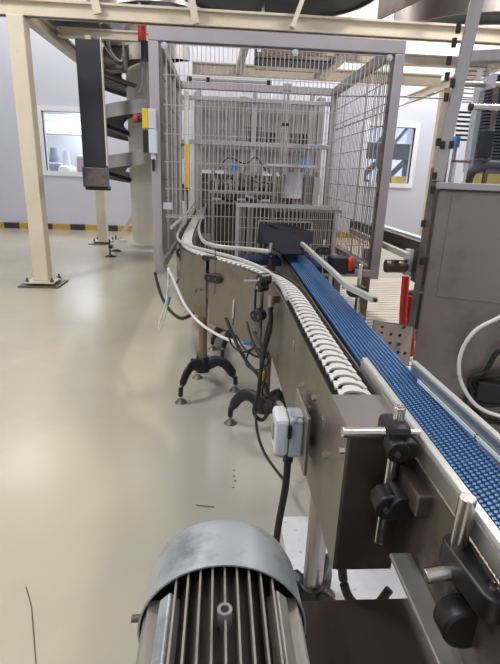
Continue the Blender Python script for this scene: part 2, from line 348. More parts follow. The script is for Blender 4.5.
b = MB(); b.bar(py(191, -4, 6.35), py(196, 24, 6.35), 0.08, 0.05); tag(b.build('diagonal_brace', 'cream'), 'short cream upright brace above the beam, over the cage left half', 'brace')
b = MB(); b.tube([(1.9, 8.6, 2.78), (3.0, 8.6, 2.82), (6.8, 8.8, 2.86)], 0.012, 6); tag(b.build('conduit', 'wire_dark'), 'thin grey conduit strung across right of the cage', 'conduit')
b = MB(); b.tube([(1.5, 6.95, 2.1), (4.10, 9.6, 3.12)], 0.012, 6); tag(b.build('tie_rod', 'wire_dark'), 'thin steel rod slanting up from cage to cabinet post', 'rod')

# overhead curved conveyors
def curved(name, c, ro, ri, z, h, a0, a1, label, slats=True):
    t = thing(name, (c[0], c[1], z), label, 'conveyor'); n = 40
    out = [Vector((x, y, 0)) for x, y in arc_pts(c, ro, a0, a1, n)]; inn = [Vector((x, y, 0)) for x, y in arc_pts(c, ri, a0, a1, n)]
    MB().wall(out, z - 0.03, z + h, 0.02).build('outer_side_guard', 'stainless', t, True)
    MB().wall(inn, z - 0.03, z + h, 0.02).build('inner_side_guard', 'stainless', t, True)
    b = MB(); vs = []
    for i in range(n + 1): vs += [(out[i].x, out[i].y, z), (inn[i].x, inn[i].y, z), (inn[i].x, inn[i].y, z + 0.05), (out[i].x, out[i].y, z + 0.05)]
    fs = []
    for i in range(n):
        a = 4 * i; d = a + 4; fs += [(a, d, d + 1, a + 1), (a + 1, d + 1, d + 2, a + 2), (a + 2, d + 2, d + 3, a + 3), (a + 3, d + 3, d, a)]
    b.add(vs, fs + [(0, 1, 2, 3), tuple(4 * n + k for k in (3, 2, 1, 0))]); b.build('curved_belt', 'teal_belt', t)
    hgr = MB()
    for a in (a0 + 0.3, (a0 + a1) / 2, a1 - 0.3):
        hgr.cyl((c[0] + ro * cos(a), c[1] + ro * sin(a), z + h * 0.5), (c[0] + ro * cos(a), c[1] + ro * sin(a), CEIL - 0.01), 0.02, n=8)
    hgr.build('hanger_rods', 'wire', t, True)
curved('curved_overhead_conveyor', (0.62, 6.6), 1.25, 0.25, 3.62, 0.28, -0.6, pi + 0.3, 'overhead curved conveyor with dark underside above the cage middle')
curved('curved_overhead_conveyor', (3.9, 8.2), 1.38, 0.8, 3.62, 0.42, pi * 1.04, pi * 2, 'overhead curved conveyor with stainless side above the cabinet post')
b = MB(); b.wall([Vector((2.14, 7.5, 0)), Vector((2.3, 6.9, 0)), Vector((2.62, 6.0, 0))], 3.58, 4.05, 0.03); tag(b.build('overhead_side_guard', 'stainless_dark'), 'dark steel overhead guard plate above the cage right corner', 'guard plate')
b = MB(); b.box((2.1, 7.46, 3.30), (2.18, 7.54, 3.58)); tag(b.build('guard_stay', 'stainless_dark'), 'short steel stay under the overhead guard plate', 'stay')
# left straight overhead conveyor
t = thing('overhead_belt_conveyor', (-2.0, 7.8, 3.4), 'dark teal overhead belt underside at the top left, behind the beam', 'conveyor')
MB().add([(-2.75, 6.75, 3.36), (-1.62, 7.5, 3.36), (-1.62, 8.2, 3.36), (-2.2, 8.2, 3.36), (-2.75, 6.75, 3.44), (-1.62, 7.5, 3.44), (-1.62, 8.2, 3.44), (-2.2, 8.2, 3.44)],
         [(3, 2, 1, 0), (4, 5, 6, 7), (0, 1, 5, 4), (1, 2, 6, 5), (2, 3, 7, 6), (3, 0, 4, 7)]).build('belt', 'teal_belt', t)
MB().bar((-2.75, 6.72, 3.45), (-1.6, 7.47, 3.45), 0.03, 0.2).build('side_guard', 'stainless', t)
MB().cyl((-1.62, 7.45, 3.4), (-1.62, 8.25, 3.4), 0.07).build('end_roller', 'stainless_dark', t, True)

# hanging black belt chute
t = thing('hanging_belt_chute', (-1.72, 7.45, 1.22), 'tall black belt chute hanging left of the white spiral column', 'chute')
MB().box((-1.78, 7.45, 3.05), (-1.70, 7.63, 3.2)).build('hanger', 'cream', t)
MB().box((-1.90, 7.4, 1.52), (-1.57, 7.5, 3.14)).build('black_belt_face', 'black_belt', t, bevel=0.01)
MB().box((-1.57, 7.39, 1.3), (-1.556, 7.46, 3.17)).build('side_rail', 'cream_pale', t)
MB().box((-1.90, 7.42, 1.26), (-1.57, 7.5, 1.51)).build('lower_plate', 'stainless_dark', t)
MB().box((-1.92, 7.4, 1.25), (-1.90, 7.52, 1.52)).build('blue_edge_strip', 'blue_edge', t)
MB().box((-1.565, 7.36, 1.24), (-1.54, 7.38, 1.55)).build('blue_edge_strip', 'blue_edge', t)
MB().cyl((-1.9, 7.47, 1.24), (-1.55, 7.47, 1.24), 0.035).build('end_roller', 'black_rubber', t, True)
t.location.x -= 0.05

# ================================================================== SPIRAL ELEVATOR
SX, SY = -1.38, 9.2
t = thing('spiral_conveyor', (SX, SY, 0), 'tall white spiral conveyor column with stainless curved trays left of the cage', 'spiral conveyor')
MB().cyl((SX, SY, 0.22), (SX, SY, 4.6), 0.23, n=36).build('column', 'cream_pale', t, True)
MB().cyl((SX, SY, 0.2), (SX, SY, 0.24), 0.33, n=36).build('base_flange', 'cream_pale', t, True)
turns = 4.6; z0 = 1.02; pitch = 0.76; n = int(turns * 30); RO = 0.84; RI = 0.3
tray = MB(); wallO = MB(); vs = []; vo = []
for i in range(n + 1):
    a = -0.4 + 2 * pi * turns * i / n; z = z0 + pitch * turns * i / n
    c, s_ = cos(a), sin(a)
    vs += [(SX + RO * c, SY + RO * s_, z), (SX + RI * c, SY + RI * s_, z), (SX + RI * c, SY + RI * s_, z + 0.03), (SX + RO * c, SY + RO * s_, z + 0.03)]
    vo += [(SX + RO * c, SY + RO * s_, z - 0.05), (SX + (RO + 0.012) * c, SY + (RO + 0.012) * s_, z - 0.05), (SX + (RO + 0.012) * c, SY + (RO + 0.012) * s_, z + 0.15), (SX + RO * c, SY + RO * s_, z + 0.15)]
def sweep(vs, n):
    fs = []
    for i in range(n):
        a = 4 * i; d = a + 4; fs += [(a, d, d + 1, a + 1), (a + 1, d + 1, d + 2, a + 2), (a + 2, d + 2, d + 3, a + 3), (a + 3, d + 3, d, a)]
    return fs + [(0, 1, 2, 3), tuple(4 * n + k for k in (3, 2, 1, 0))]
tray.add(vs, sweep(vs, n)); tray.build('spiral_belt', 'black_plastic', t)
wallO.add(vo, sweep(vo, n)); wallO.build('spiral_side_guard', 'stainless', t, True)
for k in range(9):
    a = -0.4 + 2 * pi * 0.5 * k + 0.9; z = z0 + pitch * (a + 0.4) / (2 * pi) - 0.02
    b = MB(); b.bar((SX + 0.2 * cos(a), SY + 0.2 * sin(a), z - 0.16), (SX + 0.80 * cos(a), SY + 0.80 * sin(a), z), 0.05, 0.06); b.build('tray_bracket', 'black_plastic', t)
b = MB(); b.bar((SX - 0.62, SY - 0.18, 0.17), (SX + 0.75, SY - 0.18, 0.17), 0.12, 0.1).bar((SX - 0.62, SY + 0.3, 0.17), (SX + 0.75, SY + 0.3, 0.17), 0.12, 0.1); b.build('base_beam', 'cream_pale', t)
b = MB(); b.bar((SX - 0.5, SY - 0.16, 0.2), (SX - 0.2, SY - 0.05, 0.72), 0.05); b.build('brace', 'cream_pale', t)
for dx, dy in ((-0.58, -0.35), (0.7, -0.18), (0.7, 0.3), (-0.6, 0.3)):
    b = MB(); b.cyl((SX + dx, SY + dy, 0.03), (SX + dx, SY + dy, 0.3), 0.014, n=8).cyl((SX + dx, SY + dy, 0), (SX + dx, SY + dy, 0.03), 0.11, 0.05, 18)
    b.bar((SX + dx, SY + dy, 0.17), (SX + dx, SY + (-0.18 if dy < 0 else 0.3), 0.17), 0.05); b.build('levelling_foot', 'black_rubber', t, True)
# drive on top
t = thing('overhead_drive', (-1.75, 8.25, 3.05), 'grey drive with loose wiring between the hanging belt and the spiral', 'drive motor')
MB().cyl((-1.55, 8.15, 3.22), (-1.55, 8.15, 3.62), 0.12, n=20).build('motor', 'next_room_grey', t, True)
MB().box((-1.72, 8.0, 2.9), (-1.42, 8.3, 3.2)).build('gearbox', 'stainless_dark', t, bevel=0.02)
MB().bar((-1.8, 8.0, 2.86), (-1.3, 8.2, 2.72), 0.16, 0.03).build('bracket', 'dark_brown', t)
for k in range(4):
    b = MB(); b.tube(catmull([(-1.75 + 0.05 * k, 7.95, 3.45), (-1.68 + 0.03 * k, 7.9, 3.2 - 0.02 * k), (-1.5 + 0.02 * k, 7.92, 3.0), (-1.42, 8.0, 3.1 + 0.06 * k)], 6), 0.012, 6); b.build('cable', ['white_tube', 'black_rubber', 'grey_plastic', 'white_tube'][k], t, True)
MB().tube(catmull([(-1.28, 8.6, 4.2), (-1.25, 8.6, 3.2), (-1.28, 8.62, 2.75), (-1.38, 8.7, 2.7)], 6), 0.02, 8).build('conduit', 'grey_plastic', t, True)
p = py(142, 32, 6.9)
t = thing('warning_beacon', p, 'red beacon with black body beside the cage top left corner', 'beacon')
MB().cyl(p + Vector((0, 0, -0.1)), p + Vector((0, 0, 0.1)), 0.052, n=18).build('red_lens', 'red', t, True)
MB().cyl(p + Vector((0.03, 0, -0.32)), p + Vector((0.03, 0, -0.1)), 0.05, n=18).build('body', 'black_plastic', t, True)
MB().bar(p + Vector((0.03, 0, 0.1)), p + Vector((0.03, -0.36, 0.2)), 0.03).build('bracket', 'stainless', t)

# ================================================================== WIRE CAGE
CX0, CX1, CY0, CY1, CZ0, CZ1 = -0.60, 1.55, 4.5, 7.0, 0.60, 2.62
cage = thing('wire_cage', (CX0, CY0, 0), 'stainless wire mesh guard cage enclosing the machine', 'cage')
T = 0.085
def cpart(name, a, b, m='cage_steel', bev=0.006): return MB().box(a, b).build(name, m, cage, bevel=bev)
for x in (CX0, CX1 - T):
    for y in (CY0, CY1 - T): cpart('corner_post', (x, y, CZ0 - (0.02 if y == CY0 else 0)), (x + T, y + T, CZ1 - (0.105 if y == CY0 else T)))
cpart('top_rail', (CX0, CY0, CZ1 - 0.105), (CX1, CY0 + T, CZ1)); cpart('top_rail', (CX0, CY1 - T, CZ1 - T), (CX1, CY1, CZ1))
for x in (CX0, CX1 - T): cpart('top_rail', (x, CY0 + T, CZ1 - T), (x + T, CY1 - T, CZ1))
cpart('bottom_rail', (0.93, CY0, CZ0), (CX1 - T, CY0 + T, CZ0 + 0.07)); cpart('bottom_rail', (CX0, CY1 - T, CZ0), (CX1, CY1, CZ0 + T))
for x in (CX0, CX1 - T): cpart('bottom_rail', (x, CY0 + T, CZ0), (x + T, CY1 - T, CZ0 + T))
for (x, y) in ((CX1 - 0.13, CY0 + 0.02), (CX1 - 0.1, CY1 - 0.08), (CX0 + 0.02, CY1 - 0.08)): cpart('leg', (x, y, 0.0), (x + 0.06, y + 0.06, CZ0), 'stainless_dark')
# inner door frame (thin angle) and mesh
def mesh_panel(name, o, u, wdt, hgt, sv, sh, r, m, holes=(), v=Vector((0, 0, 1))):
    """wires in the plane o + u*a + v*b ; holes = (a0,a1,b1): open below b1"""
    o = Vector(o); u = Vector(u); b = MB(); nrm = u.cross(v)
    k = int(wdt / sv)
    for i in range(k + 1):
        a = i * wdt / k; lo = 0
        for (a0, a1, b1) in holes:
            if a0 - 0.001 < a < a1 + 0.001: lo = b1
        b.bar(o + u * a + v * lo, o + u * a + v * hgt, r, r)
    k2 = int(hgt / sh + 0.5)
    for j in range(k2 + 1):
        z = j * hgt / k2; segs = [(0, wdt)]
        for (a0, a1, b1) in holes:
            if z < b1 - 0.001: segs = [s_ for (p, q) in segs for s_ in ((p, min(q, a0)), (max(p, a1), q)) if s_[1] - s_[0] > 0.01]
        for (p, q) in segs:
            b.bar(o + u * p + v * z + nrm * r, o + u * q + v * z + nrm * r, r, r)
    for (a0, a1, b1) in holes:
        e = 0.012
        b.bar(o + u * a0 + v * b1, o + u * a1 + v * b1, e, e)
        if a0 > 0.01: b.bar(o + u * a0, o + u * a0 + v * b1, e, e)
        if a1 < wdt - 0.01: b.bar(o + u * a1, o + u * a1 + v * b1, e, e)
    return b.build(name, m, cage)
X0 = CX0 + T; X1 = CX1 - T
mesh_panel('front_mesh', (X0 + 0.02, CY0 + 0.03, CZ0 + 0.07), (1, 0, 0), X1 - X0 - 0.04, CZ1 - CZ0 - 2 * T - 0.02, 0.036, 0.235, 0.0058, 'wire',
           holes=((-0.02, 0.37, 0.44), (0.86, 1.36, 0.43)))
df = MB(); e = 0.022
for a, b_ in (((X0, CY0 + 0.02, CZ1 - T - e - 0.01), (X1, CY0 + 0.045, CZ1 - T - 0.01)), ((X0 + 0.005, CY0 + 0.02, CZ0 + 0.45), (X0 + 0.005 + e, CY0 + 0.045, CZ1 - T - e - 0.01)), ((X1 - e, CY0 + 0.02, CZ0 + 0.07), (X1, CY0 + 0.045, CZ1 - T - e - 0.01)), ((0.93, CY0 + 0.02, CZ0 + 0.075), (X1 - e, CY0 + 0.045, CZ0 + 0.075 + e))): df.box(a, b_)
df.build('mesh_border', 'stainless_dark', cage)
for (x, z) in ((X0 + 0.045, CZ1 - T - 0.05), (X1 - 0.045, CZ1 - T - 0.05), ((X0 + X1) / 2 + 0.14, CZ1 - T - 0.05)):
    b = MB(); b.cyl((x, CY0 + 0.02, z), (x, CY0 + 0.006, z), 0.026, n=20).cyl((x, CY0 + 0.006, z), (x, CY0 - 0.006, z), 0.012, n=6); b.build('mesh_clamp', 'light_steel', cage, True)
for x in (CX0 + T / 2, CX1 - T / 2):
    mesh_panel('side_mesh', (x, CY0 + T, CZ0 + T), (0, 1, 0), CY1 - CY0 - 2 * T, CZ1 - CZ0 - 2 * T, 0.06, 0.19, 0.006, 'wire_dark')
mesh_panel('back_mesh', (X0, CY1 - T / 2, CZ0 + T), (1, 0, 0), X1 - X0, CZ1 - CZ0 - 2 * T, 0.045, 0.235, 0.006, 'wire')
# side and back intermediate uprights
for y in (5.35, 6.2):
    cpart('side_upright', (CX0 + 0.02, y, CZ0 + T), (CX0 + 0.065, y + 0.05, CZ1 - T))
for x in (-0.32, 0.42, 1.18): cpart('back_upright', (x, CY1 - 0.07, CZ0 + T), (x + 0.055, CY1 - 0.015, CZ1 - T))
cpart('back_crossbar', (X0, CY1 - 0.12, 1.86), (X1, CY1 - 0.075, 1.92)); cpart('back_crossbar', (X0, CY1 - 0.12, 2.40), (X1, CY1 - 0.075, 2.45))
for x in (-0.44, -0.2, 0.6): cpart('cable_clip', (x, CY1 - 0.05, CZ1), (x + 0.06, CY1 + 0.01, CZ1 + 0.07), 'black_plastic')
cpart('cable_tray', (-0.45, CY1 - 0.04, CZ1 + 0.02), (0.65, CY1, CZ1 + 0.05), 'stainless')
# solid backing plates inside the cage (machine housing)
t = thing('packing_machine', (0.4, 8.0, 0), 'grey steel packing machine standing inside and behind the cage', 'machine')
b = MB(); b.box((-0.36, 7.6, 1.55), (1.5, 7.66, 2.55)); b.build('back_cover', 'cage_steel', t)
MB().box((-0.38, 7.58, 0.3), (-0.28, 8.2, 2.6)).build('column', 'cage_steel', t, bevel=0.005)
MB().box((1.42, 7.58, 0.3), (1.52, 8.2, 2.6)).build('column', 'cage_steel', t, bevel=0.005)
MB().box((0.28, 7.50, 1.2), (0.38, 7.6, 2.55)).build('column', 'stainless', t, bevel=0.005)
MB().box((-0.28, 7.66, 0.25), (1.42, 8.3, 1.5)).build('housing', 'stainless_dark', t, bevel=0.01)
for x in (-0.34, 1.46): MB().box((x - 0.05, 7.7, 0), (x + 0.05, 8.1, 0.3)).build('foot', 'stainless_dark', t)
MB().box((-0.3, 7.44, 1.84), (1.42, 7.5, 1.9)).build('crossbar', 'cage_steel', t)
for i in range(9):
    x = 0.62 + 0.055 * i + (0.2 if i > 3 else 0); MB().box((x, 7.575, 1.94), (x + 0.028, 7.6, 2.1)).build('vent_slot', 'black_plastic', t)
for i in range(4): MB().box((0.38 + 0.06 * i, 7.46, 1.96), (0.41 + 0.06 * i, 7.5, 2.16)).build('vent_slot', 'black_plastic', t)
t = thing('twin_guide_rods', (0.72, 6.3, 1.4), 'pair of slim bright vertical rods inside the cage, above the drum', 'rods')
for x in (0.76, 0.81): MB().cyl((x, 6.3, 1.45), (x, 6.3, 2.5), 0.011, n=10).build('rod', 'stainless_bright', t, True)
MB().box((0.73, 6.28, 2.08), (0.84, 6.33, 2.11)).build('collar', 'black_plastic', t)
MB().box((0.74, 6.26, 2.47), (0.84, 6.35, 2.54)).build('rod_mount', 'stainless', t)
t = thing('filling_drum', (0.87, 6.05, 1.23), 'silver cylindrical drum with wide rim inside the cage', 'drum')
MB().cyl((0.87, 6.05, 1.25), (0.87, 6.05, 1.52), 0.125, n=32).build('body', 'light_steel', t, True)
MB().cyl((0.87, 6.05, 1.52), (0.87, 6.05, 1.55), 0.14, n=32).build('rim', 'light_steel', t, True)
MB().cyl((0.83, 6.05, 1.60), (0.83, 6.05, 1.63), 0.33, n=40).build('wide_disc', 'light_steel', t, True)
MB().cyl((0.87, 6.05, 1.55), (0.87, 6.05, 1.6), 0.04, n=20).build('neck', 'stainless', t, True)
for k in range(10):
    a = k * 2 * pi / 10; MB().cyl((0.83 + 0.27 * cos(a), 6.05 + 0.27 * sin(a), 1.52), (0.83 + 0.27 * cos(a), 6.05 + 0.27 * sin(a), 1.60), 0.014, n=8).build('hanging_pin', 'light_steel', t, True)
MB().cyl((0.87, 6.05, 1.17), (0.87, 6.05, 1.25), 0.05, n=16).build('pedestal', 'stainless_dark', t, True)
# transfer machine with rollers
t = thing('transfer_unit', (0.2, 6.3, 0), 'low stainless transfer unit with side plates and rollers inside the cage', 'machine')
for x in (-0.1, 0.34, 0.62): 
    MB().box((x, 5.95, 0), (x + 0.05, 6.0, 1.55)).build('upright', 'stainless', t, bevel=0.004)
for z in (1.16, 1.28, 1.40): MB().box((-0.1, 5.93, z), (0.67, 5.95, z + 0.035)).build('crossbar', 'stainless', t)
for z in (1.22, 1.34): MB().cyl((-0.05, 5.98, z), (0.62, 5.98, z), 0.022, n=12).build('roller', 'black_rubber', t, True)
MB().box((-0.08, 6.02, 0.5), (0.62, 6.35, 1.15)).build('gear_housing', 'dark_brown', t, bevel=0.01)
MB().box((0.05, 5.90, 1.5), (0.5, 6.3, 1.54)).build('top_plate', 'stainless', t)
MB().cyl((0.16, 6.0, 1.54), (0.16, 6.0, 1.6), 0.03, n=16).build('knob', 'blue_plastic', t, True)
for x in (0.27, 0.44): MB().cyl((x, 6.05, 1.54), (x, 6.05, 1.66), 0.03, n=14).build('cylinder', 'stainless_bright', t, True)
MB().tube(catmull([(0.0, 6.0, 1.55), (0.1, 5.95, 1.68), (0.3, 5.95, 1.62), (0.42, 6.0, 1.7), (0.55, 6.0, 1.55)], 6), 0.007, 6).build('cable', 'black_rubber', t, True)
MB().bar((0.3, 5.7, 1.28), (0.8, 5.7, 1.08), 0.03).build('slanted_arm', 'stainless_bright', t)
t = thing('control_arm', (1.15, 6.4, 1.2), 'small pneumatic head with blue cap right of the drum inside the cage', 'actuator')
MB().box((1.08, 6.35, 0.0), (1.13, 6.4, 1.5)).build('upright', 'stainless', t)
MB().box((1.0, 6.3, 1.5), (1.25, 6.42, 1.56)).build('arm', 'stainless', t)
MB().cyl((1.05, 6.32, 1.6), (1.05, 6.32, 1.72), 0.035, n=14).build('blue_cap', 'blue_plastic', t, True)
MB().cyl((1.05, 6.32, 1.56), (1.05, 6.32, 1.6), 0.04, n=14).build('cap_base', 'stainless', t, True)
MB().box((1.19, 6.28, 1.28), (1.27, 6.36, 1.50)).build('valve_block', 'light_steel', t)
t = thing('cap_feeder', (0.2, 5.75, 0), 'cluster of small steel brackets, cylinders and hoses inside the cage left of the drum', 'machine')
MB().box((0.22, 5.72, 0), (0.28, 5.78, 1.3)).build('pedestal', 'stainless_dark', t)
MB().box((-0.12, 5.70, 1.29), (0.66, 5.80, 1.32)).build('base_plate', 'stainless', t)
rg = random.Random(3)
for k in range(13):
    x = -0.10 + 0.058 * k; h = 0.06 + 0.16 * rg.random(); wd = 0.02 + 0.02 * rg.random()
    if k % 3 == 1: MB().cyl((x, 5.74, 1.32), (x, 5.74, 1.32 + h), wd * 0.6, n=12).build('cylinder', 'stainless_bright', t, True)
    else: MB().box((x - wd / 2, 5.71, 1.32), (x + wd / 2, 5.77, 1.32 + h)).build('bracket', 'stainless' if k % 2 else 'dark_brown', t, bevel=0.003)
for k in range(5):
    x = -0.08 + 0.14 * k; MB().cyl((x, 5.69, 1.22), (x + 0.10, 5.69, 1.22), 0.026, n=14).build('roller', 'black_rubber' if k % 2 else 'stainless', t, True)
    MB().tube(catmull([(x, 5.73, 1.42), (x + 0.04, 5.68, 1.50 - 0.02 * k % 3), (x + 0.12, 5.70, 1.40)], 6), 0.006, 6).build('hose', 'black_rubber', t, True)
# yellow light curtain and white rod
t = thing('light_curtain', (-0.42, 6.6, 0.9), 'yellow upright safety light curtain inside the cage left side', 'light curtain')
MB().box((-0.455, 6.56, 1.31), (-0.385, 6.63, 1.84)).build('yellow_housing', 'yellow', t, bevel=0.008)
MB().box((-0.445, 6.57, 1.84), (-0.395, 6.62, 2.45)).build('white_bracket', 'white_tube', t, bevel=0.005)
MB().cyl((-0.42, 6.60, 0.68), (-0.42, 6.60, 1.31), 0.012, n=8).build('lower_rod', 'stainless_dark', t, True)
# inner low guard fence
t = thing('inner_guard_fence', (0.18, 5.3, 0), 'low white-railed mesh fence inside the cage, in front of the drum', 'fence')
MB().box((0.18, 5.3, 1.17), (1.3, 5.36, 1.21)).build('top_rail', 'light_steel', t)
for x in (0.18, 1.26): MB().box((x, 5.31, 0.0), (x + 0.035, 5.35, 1.17)).build('upright', 'light_steel', t)
b = MB()
for i in range(24): b.cyl((0.22 + 0.045 * i, 5.33, 0.72), (0.22 + 0.045 * i, 5.33, 1.17), 0.004, n=5)
b.cyl((0.2, 5.33, 0.72), (1.28, 5.33, 0.72), 0.006, n=5).cyl((0.2, 5.33, 0.95), (1.28, 5.33, 0.95), 0.004, n=5); b.build('mesh', 'wire', t)
b = MB()
t = thing('sorting_table', (0.7, 5.8, 0), 'low dark machine base behind the inner fence in the cage', 'machine')
MB().box((0.75, 5.6, 0.35), (1.35, 6.4, 1.12)).build('body', 'dark_brown', t, bevel=0.01)
for x in (0.8, 1.3): 
    for y in (5.65, 6.35): MB().box((x - 0.03, y - 0.03, 0), (x + 0.03, y + 0.03, 0.35)).build('leg', 'stainless_dark', t)
MB().box((0.72, 5.55, 1.12), (1.4, 6.42, 1.16)).build('table_top', 'stainless', t, bevel=0.004)

# emergency stop on cage post
q = py(149, 128, 4.44)
t = thing('emergency_stop_box', (q.x, 4.5, 1.84), 'yellow and grey box with a red emergency stop button on the cage left post', 'emergency stop')
MB().box((-0.655, 4.42, 1.84), (-0.605, 4.50, 1.995)).build('yellow_cover', 'yellow', t, bevel=0.006)
MB().box((-0.605, 4.42, 1.84), (-0.545, 4.495, 1.995)).build('grey_base', 'grey_plastic', t, bevel=0.006)
MB().cyl((-0.725, 4.46, 1.915), (-0.695, 4.46, 1.915), 0.036, n=20).build('red_button', 'red', t, True)
MB().cyl((-0.695, 4.46, 1.915), (-0.655, 4.46, 1.915), 0.025, n=16).build('button_stem', 'black_plastic', t, True)
t = thing('key_switch_box', (-0.6, 4.46, 1.62), 'pale box with black side hung under the emergency stop', 'switch box')
MB().box((-0.605, 4.41, 1.645), (-0.54, 4.495, 1.835)).build('front_cover', 'pale_blue', t, bevel=0.006)
MB().box((-0.655, 4.42, 1.65), (-0.605, 4.50, 1.83)).build('black_side', 'black_plastic', t, bevel=0.008)
MB().cyl((-0.575, 4.45, 1.60), (-0.575, 4.45, 1.645), 0.022, n=14).build('cable_gland', 'grey_plastic', t, True)
MB().cyl((-0.575, 4.45, 1.50), (-0.575, 4.45, 1.60), 0.012, n=10).build('cable_stub', 'black_rubber', t, True)
# ID plate on cage
MB().box((-0.50, 4.47, 1.18), (-0.42, 4.482, 1.24)).build('sign_plate', 'light_steel', cage)

# ================================================================== CHAIN CONVEYOR
TOPZ = 1.0
CP = [Vector((x, y, 0)) for x, y in ((0.336, 1.02), (0.338, 1.5), (0.340, 1.95), (0.325, 2.25), (0.268, 2.49), (0.155, 2.74), (0.01, 2.96), (-0.125, 3.17), (-0.21, 3.42), (-0.248, 3.78), (-0.262, 4.4), (-0.266, 5.5), (-0.27, 8.4))]
path = catmull(CP, 10)
# resample by arc length
def resample(P, step):
    out = [P[0].copy()]; acc = 0.0
    for i in range(len(P) - 1):
        a, b = P[i], P[i + 1]; L = (b - a).length; d = step - acc
        while d <= L: out.append(a.lerp(b, d / L)); d += step
        acc = L - (d - step)
    return out
fine = resample(path, 0.02)
conv = thing('chain_conveyor', (0.34, 2.0, 0), 'stainless conveyor with white plate chain curving left into the cage', 'conveyor')
i_st = next(i for i, p in enumerate(fine) if p.y > 2.22)
i_mid = next(i for i, p in enumerate(fine) if p.y > 2.98)
i_end = next(i for i, p in enumerate(fine) if p.y > 3.7)
left = offset(fine, 0.072); right = offset(fine, -0.062)
stl = [Vector((0.266, 0.835, 0)), Vector((0.266, 1.5, 0))] + left[i_st - 18:i_st + 8]
MB().wall(stl, 0.675, 1.018, 0.006).build('side_panel', 'stainless_panel', conv, True)
MB().wall(left[i_st + 8:i_mid], lambda i: 0.60, 1.008, 0.006).build('side_panel', 'stainless_panel', conv, True)
MB().wall(left[i_mid + 1:i_end], lambda i: 0.62, 1.008, 0.006).build('side_panel', 'stainless_panel', conv, True)
MB().wall(left[i_end:], 0.80, 1.008, 0.006).build('side_panel', 'stainless_panel', conv, True)
MB().wall([Vector((0.392, 0.835, 0)), Vector((0.392, 1.5, 0))] + right[i_st - 10:], 0.80, 1.005, 0.006).build('inner_side_panel', 'stainless_dark', conv, True)
# wear strips and bed
bed = MB(); bed.wall(fine, 0.93, 0.972, 0.10); bed.build('chain_bed', 'black_plastic', conv, True)
MB().wall(offset(fine, 0.058), 0.93, 1.000, 0.010).build('wear_strip', 'black_plastic', conv, True)
MB().wall(offset(fine, -0.052), 0.93, 1.000, 0.010).build('wear_strip', 'black_plastic', conv, True)
# end plates
MB().box((0.264, 0.835, 1.008), (0.395, 1.02, 1.014)).build('end_top_plate', 'stainless', conv, bevel=0.002)
MB().box((0.269, 0.832, 0.675), (0.395, 0.838, 1.008)).build('end_plate', 'dark_brown', conv, bevel=0.002)
MB().box((0.269, 0.84, 0.675), (0.392, 1.9, 0.68)).build('bottom_plate', 'dark_brown', conv)
# chain links
def link_poly(p, w_, rt):
    hw = w_ / 2; g = 0.0050; P = []
    y0 = -p / 2 + g; y1 = p / 2 - g * 0.4
    P += [(-hw, y0 + 0.002), (-hw * 0.96, y0)]
    k = 8; rn = rt + 0.009
    P += [(-rn - 0.003, y0)] + [(rn * -cos(pi * i / k), y0 + 1.0 * rn * sin(pi * i / k)) for i in range(k + 1)] + [(rn + 0.003, y0)]
    P += [(hw * 0.96, y0), (hw, y0 + 0.002), (hw * 0.9, y1), (rt + 0.004, y1)]
    P += [(rt * cos(pi * i / k), y1 + 1.0 * rt * sin(pi * i / k)) for i in range(k + 1)]
    P += [(-rt - 0.004, y1), (-hw * 0.9, y1)]
    return P
step = 0.050; cl = resample(path, step)
lp = link_poly(step, 0.0825, 0.0250)
lm = MB().prism(lp, 0.006, Matrix.Identity(4)); lme = None; rest = MB()
for i, p in enumerate(cl[:-1]):
    d = (cl[min(i + 1, len(cl) - 1)] - cl[max(i - 1, 0)]).normalized(); ang = math.atan2(d.y, d.x) - pi / 2
    M = Matrix.Translation((p.x, p.y + (0.022 if i == 0 else 0.0), TOPZ - 0.002)) @ Matrix.Rotation(ang, 4, 'Z')
    if i == 0: M = Matrix.Translation((p.x, p.y + step * 0.5 + 0.002, TOPZ - 0.002)); 
    else: M = Matrix.Translation((p.x + d.x * step * 0.55, p.y + d.y * step * 0.55, TOPZ - 0.002)) @ Matrix.Rotation(ang, 4, 'Z')
    if i < 98:
        if lme is None:
            o = MB().prism(lp, 0.006).build('chain_link', 'chain_white', None); lme = o.data; lpo = o
            bv = None
        else:
            o = lpo.copy(); COL.objects.link(o)
        o.parent = conv; o.matrix_basis = Matrix.Translation(-conv.location) @ M
    else: rest.prism(lp, 0.006, M)
tag(rest.build('chain_link_run', 'chain_white', conv), kind='stuff')
# guide rails of the curve
orail = [(0.268, 1.80, 1.05)] + [(p.x, p.y, 1.05) for p in offset(fine, 0.068)[i_st - 12:]]
MB().tube(orail, 0.011, 6, 0.7).build('outer_guide_rail', 'rail_white', conv, True)
irail = catmull([(0.33, 2.97, 1.05), (0.2, 3.05, 1.05), (0.03, 3.12, 1.05), (-0.06, 3.24, 1.05), (-0.11, 3.42, 1.05), (-0.155, 3.9, 1.05), (-0.18, 4.7, 1.05), (-0.2, 8.3, 1.05)], 8)
MB().tube(irail, 0.015, 6, 0.7).build('inner_guide_rail', 'rail_white', conv, True)
MB().tube(catmull([(-0.36, 3.72, 1.10), (-0.35, 4.2, 1.10), (-0.34, 5.4, 1.10), (-0.34, 8.2, 1.10)], 6), 0.016, 6, 0.7).build('outer_guide_rail', 'rail_white', conv, True)
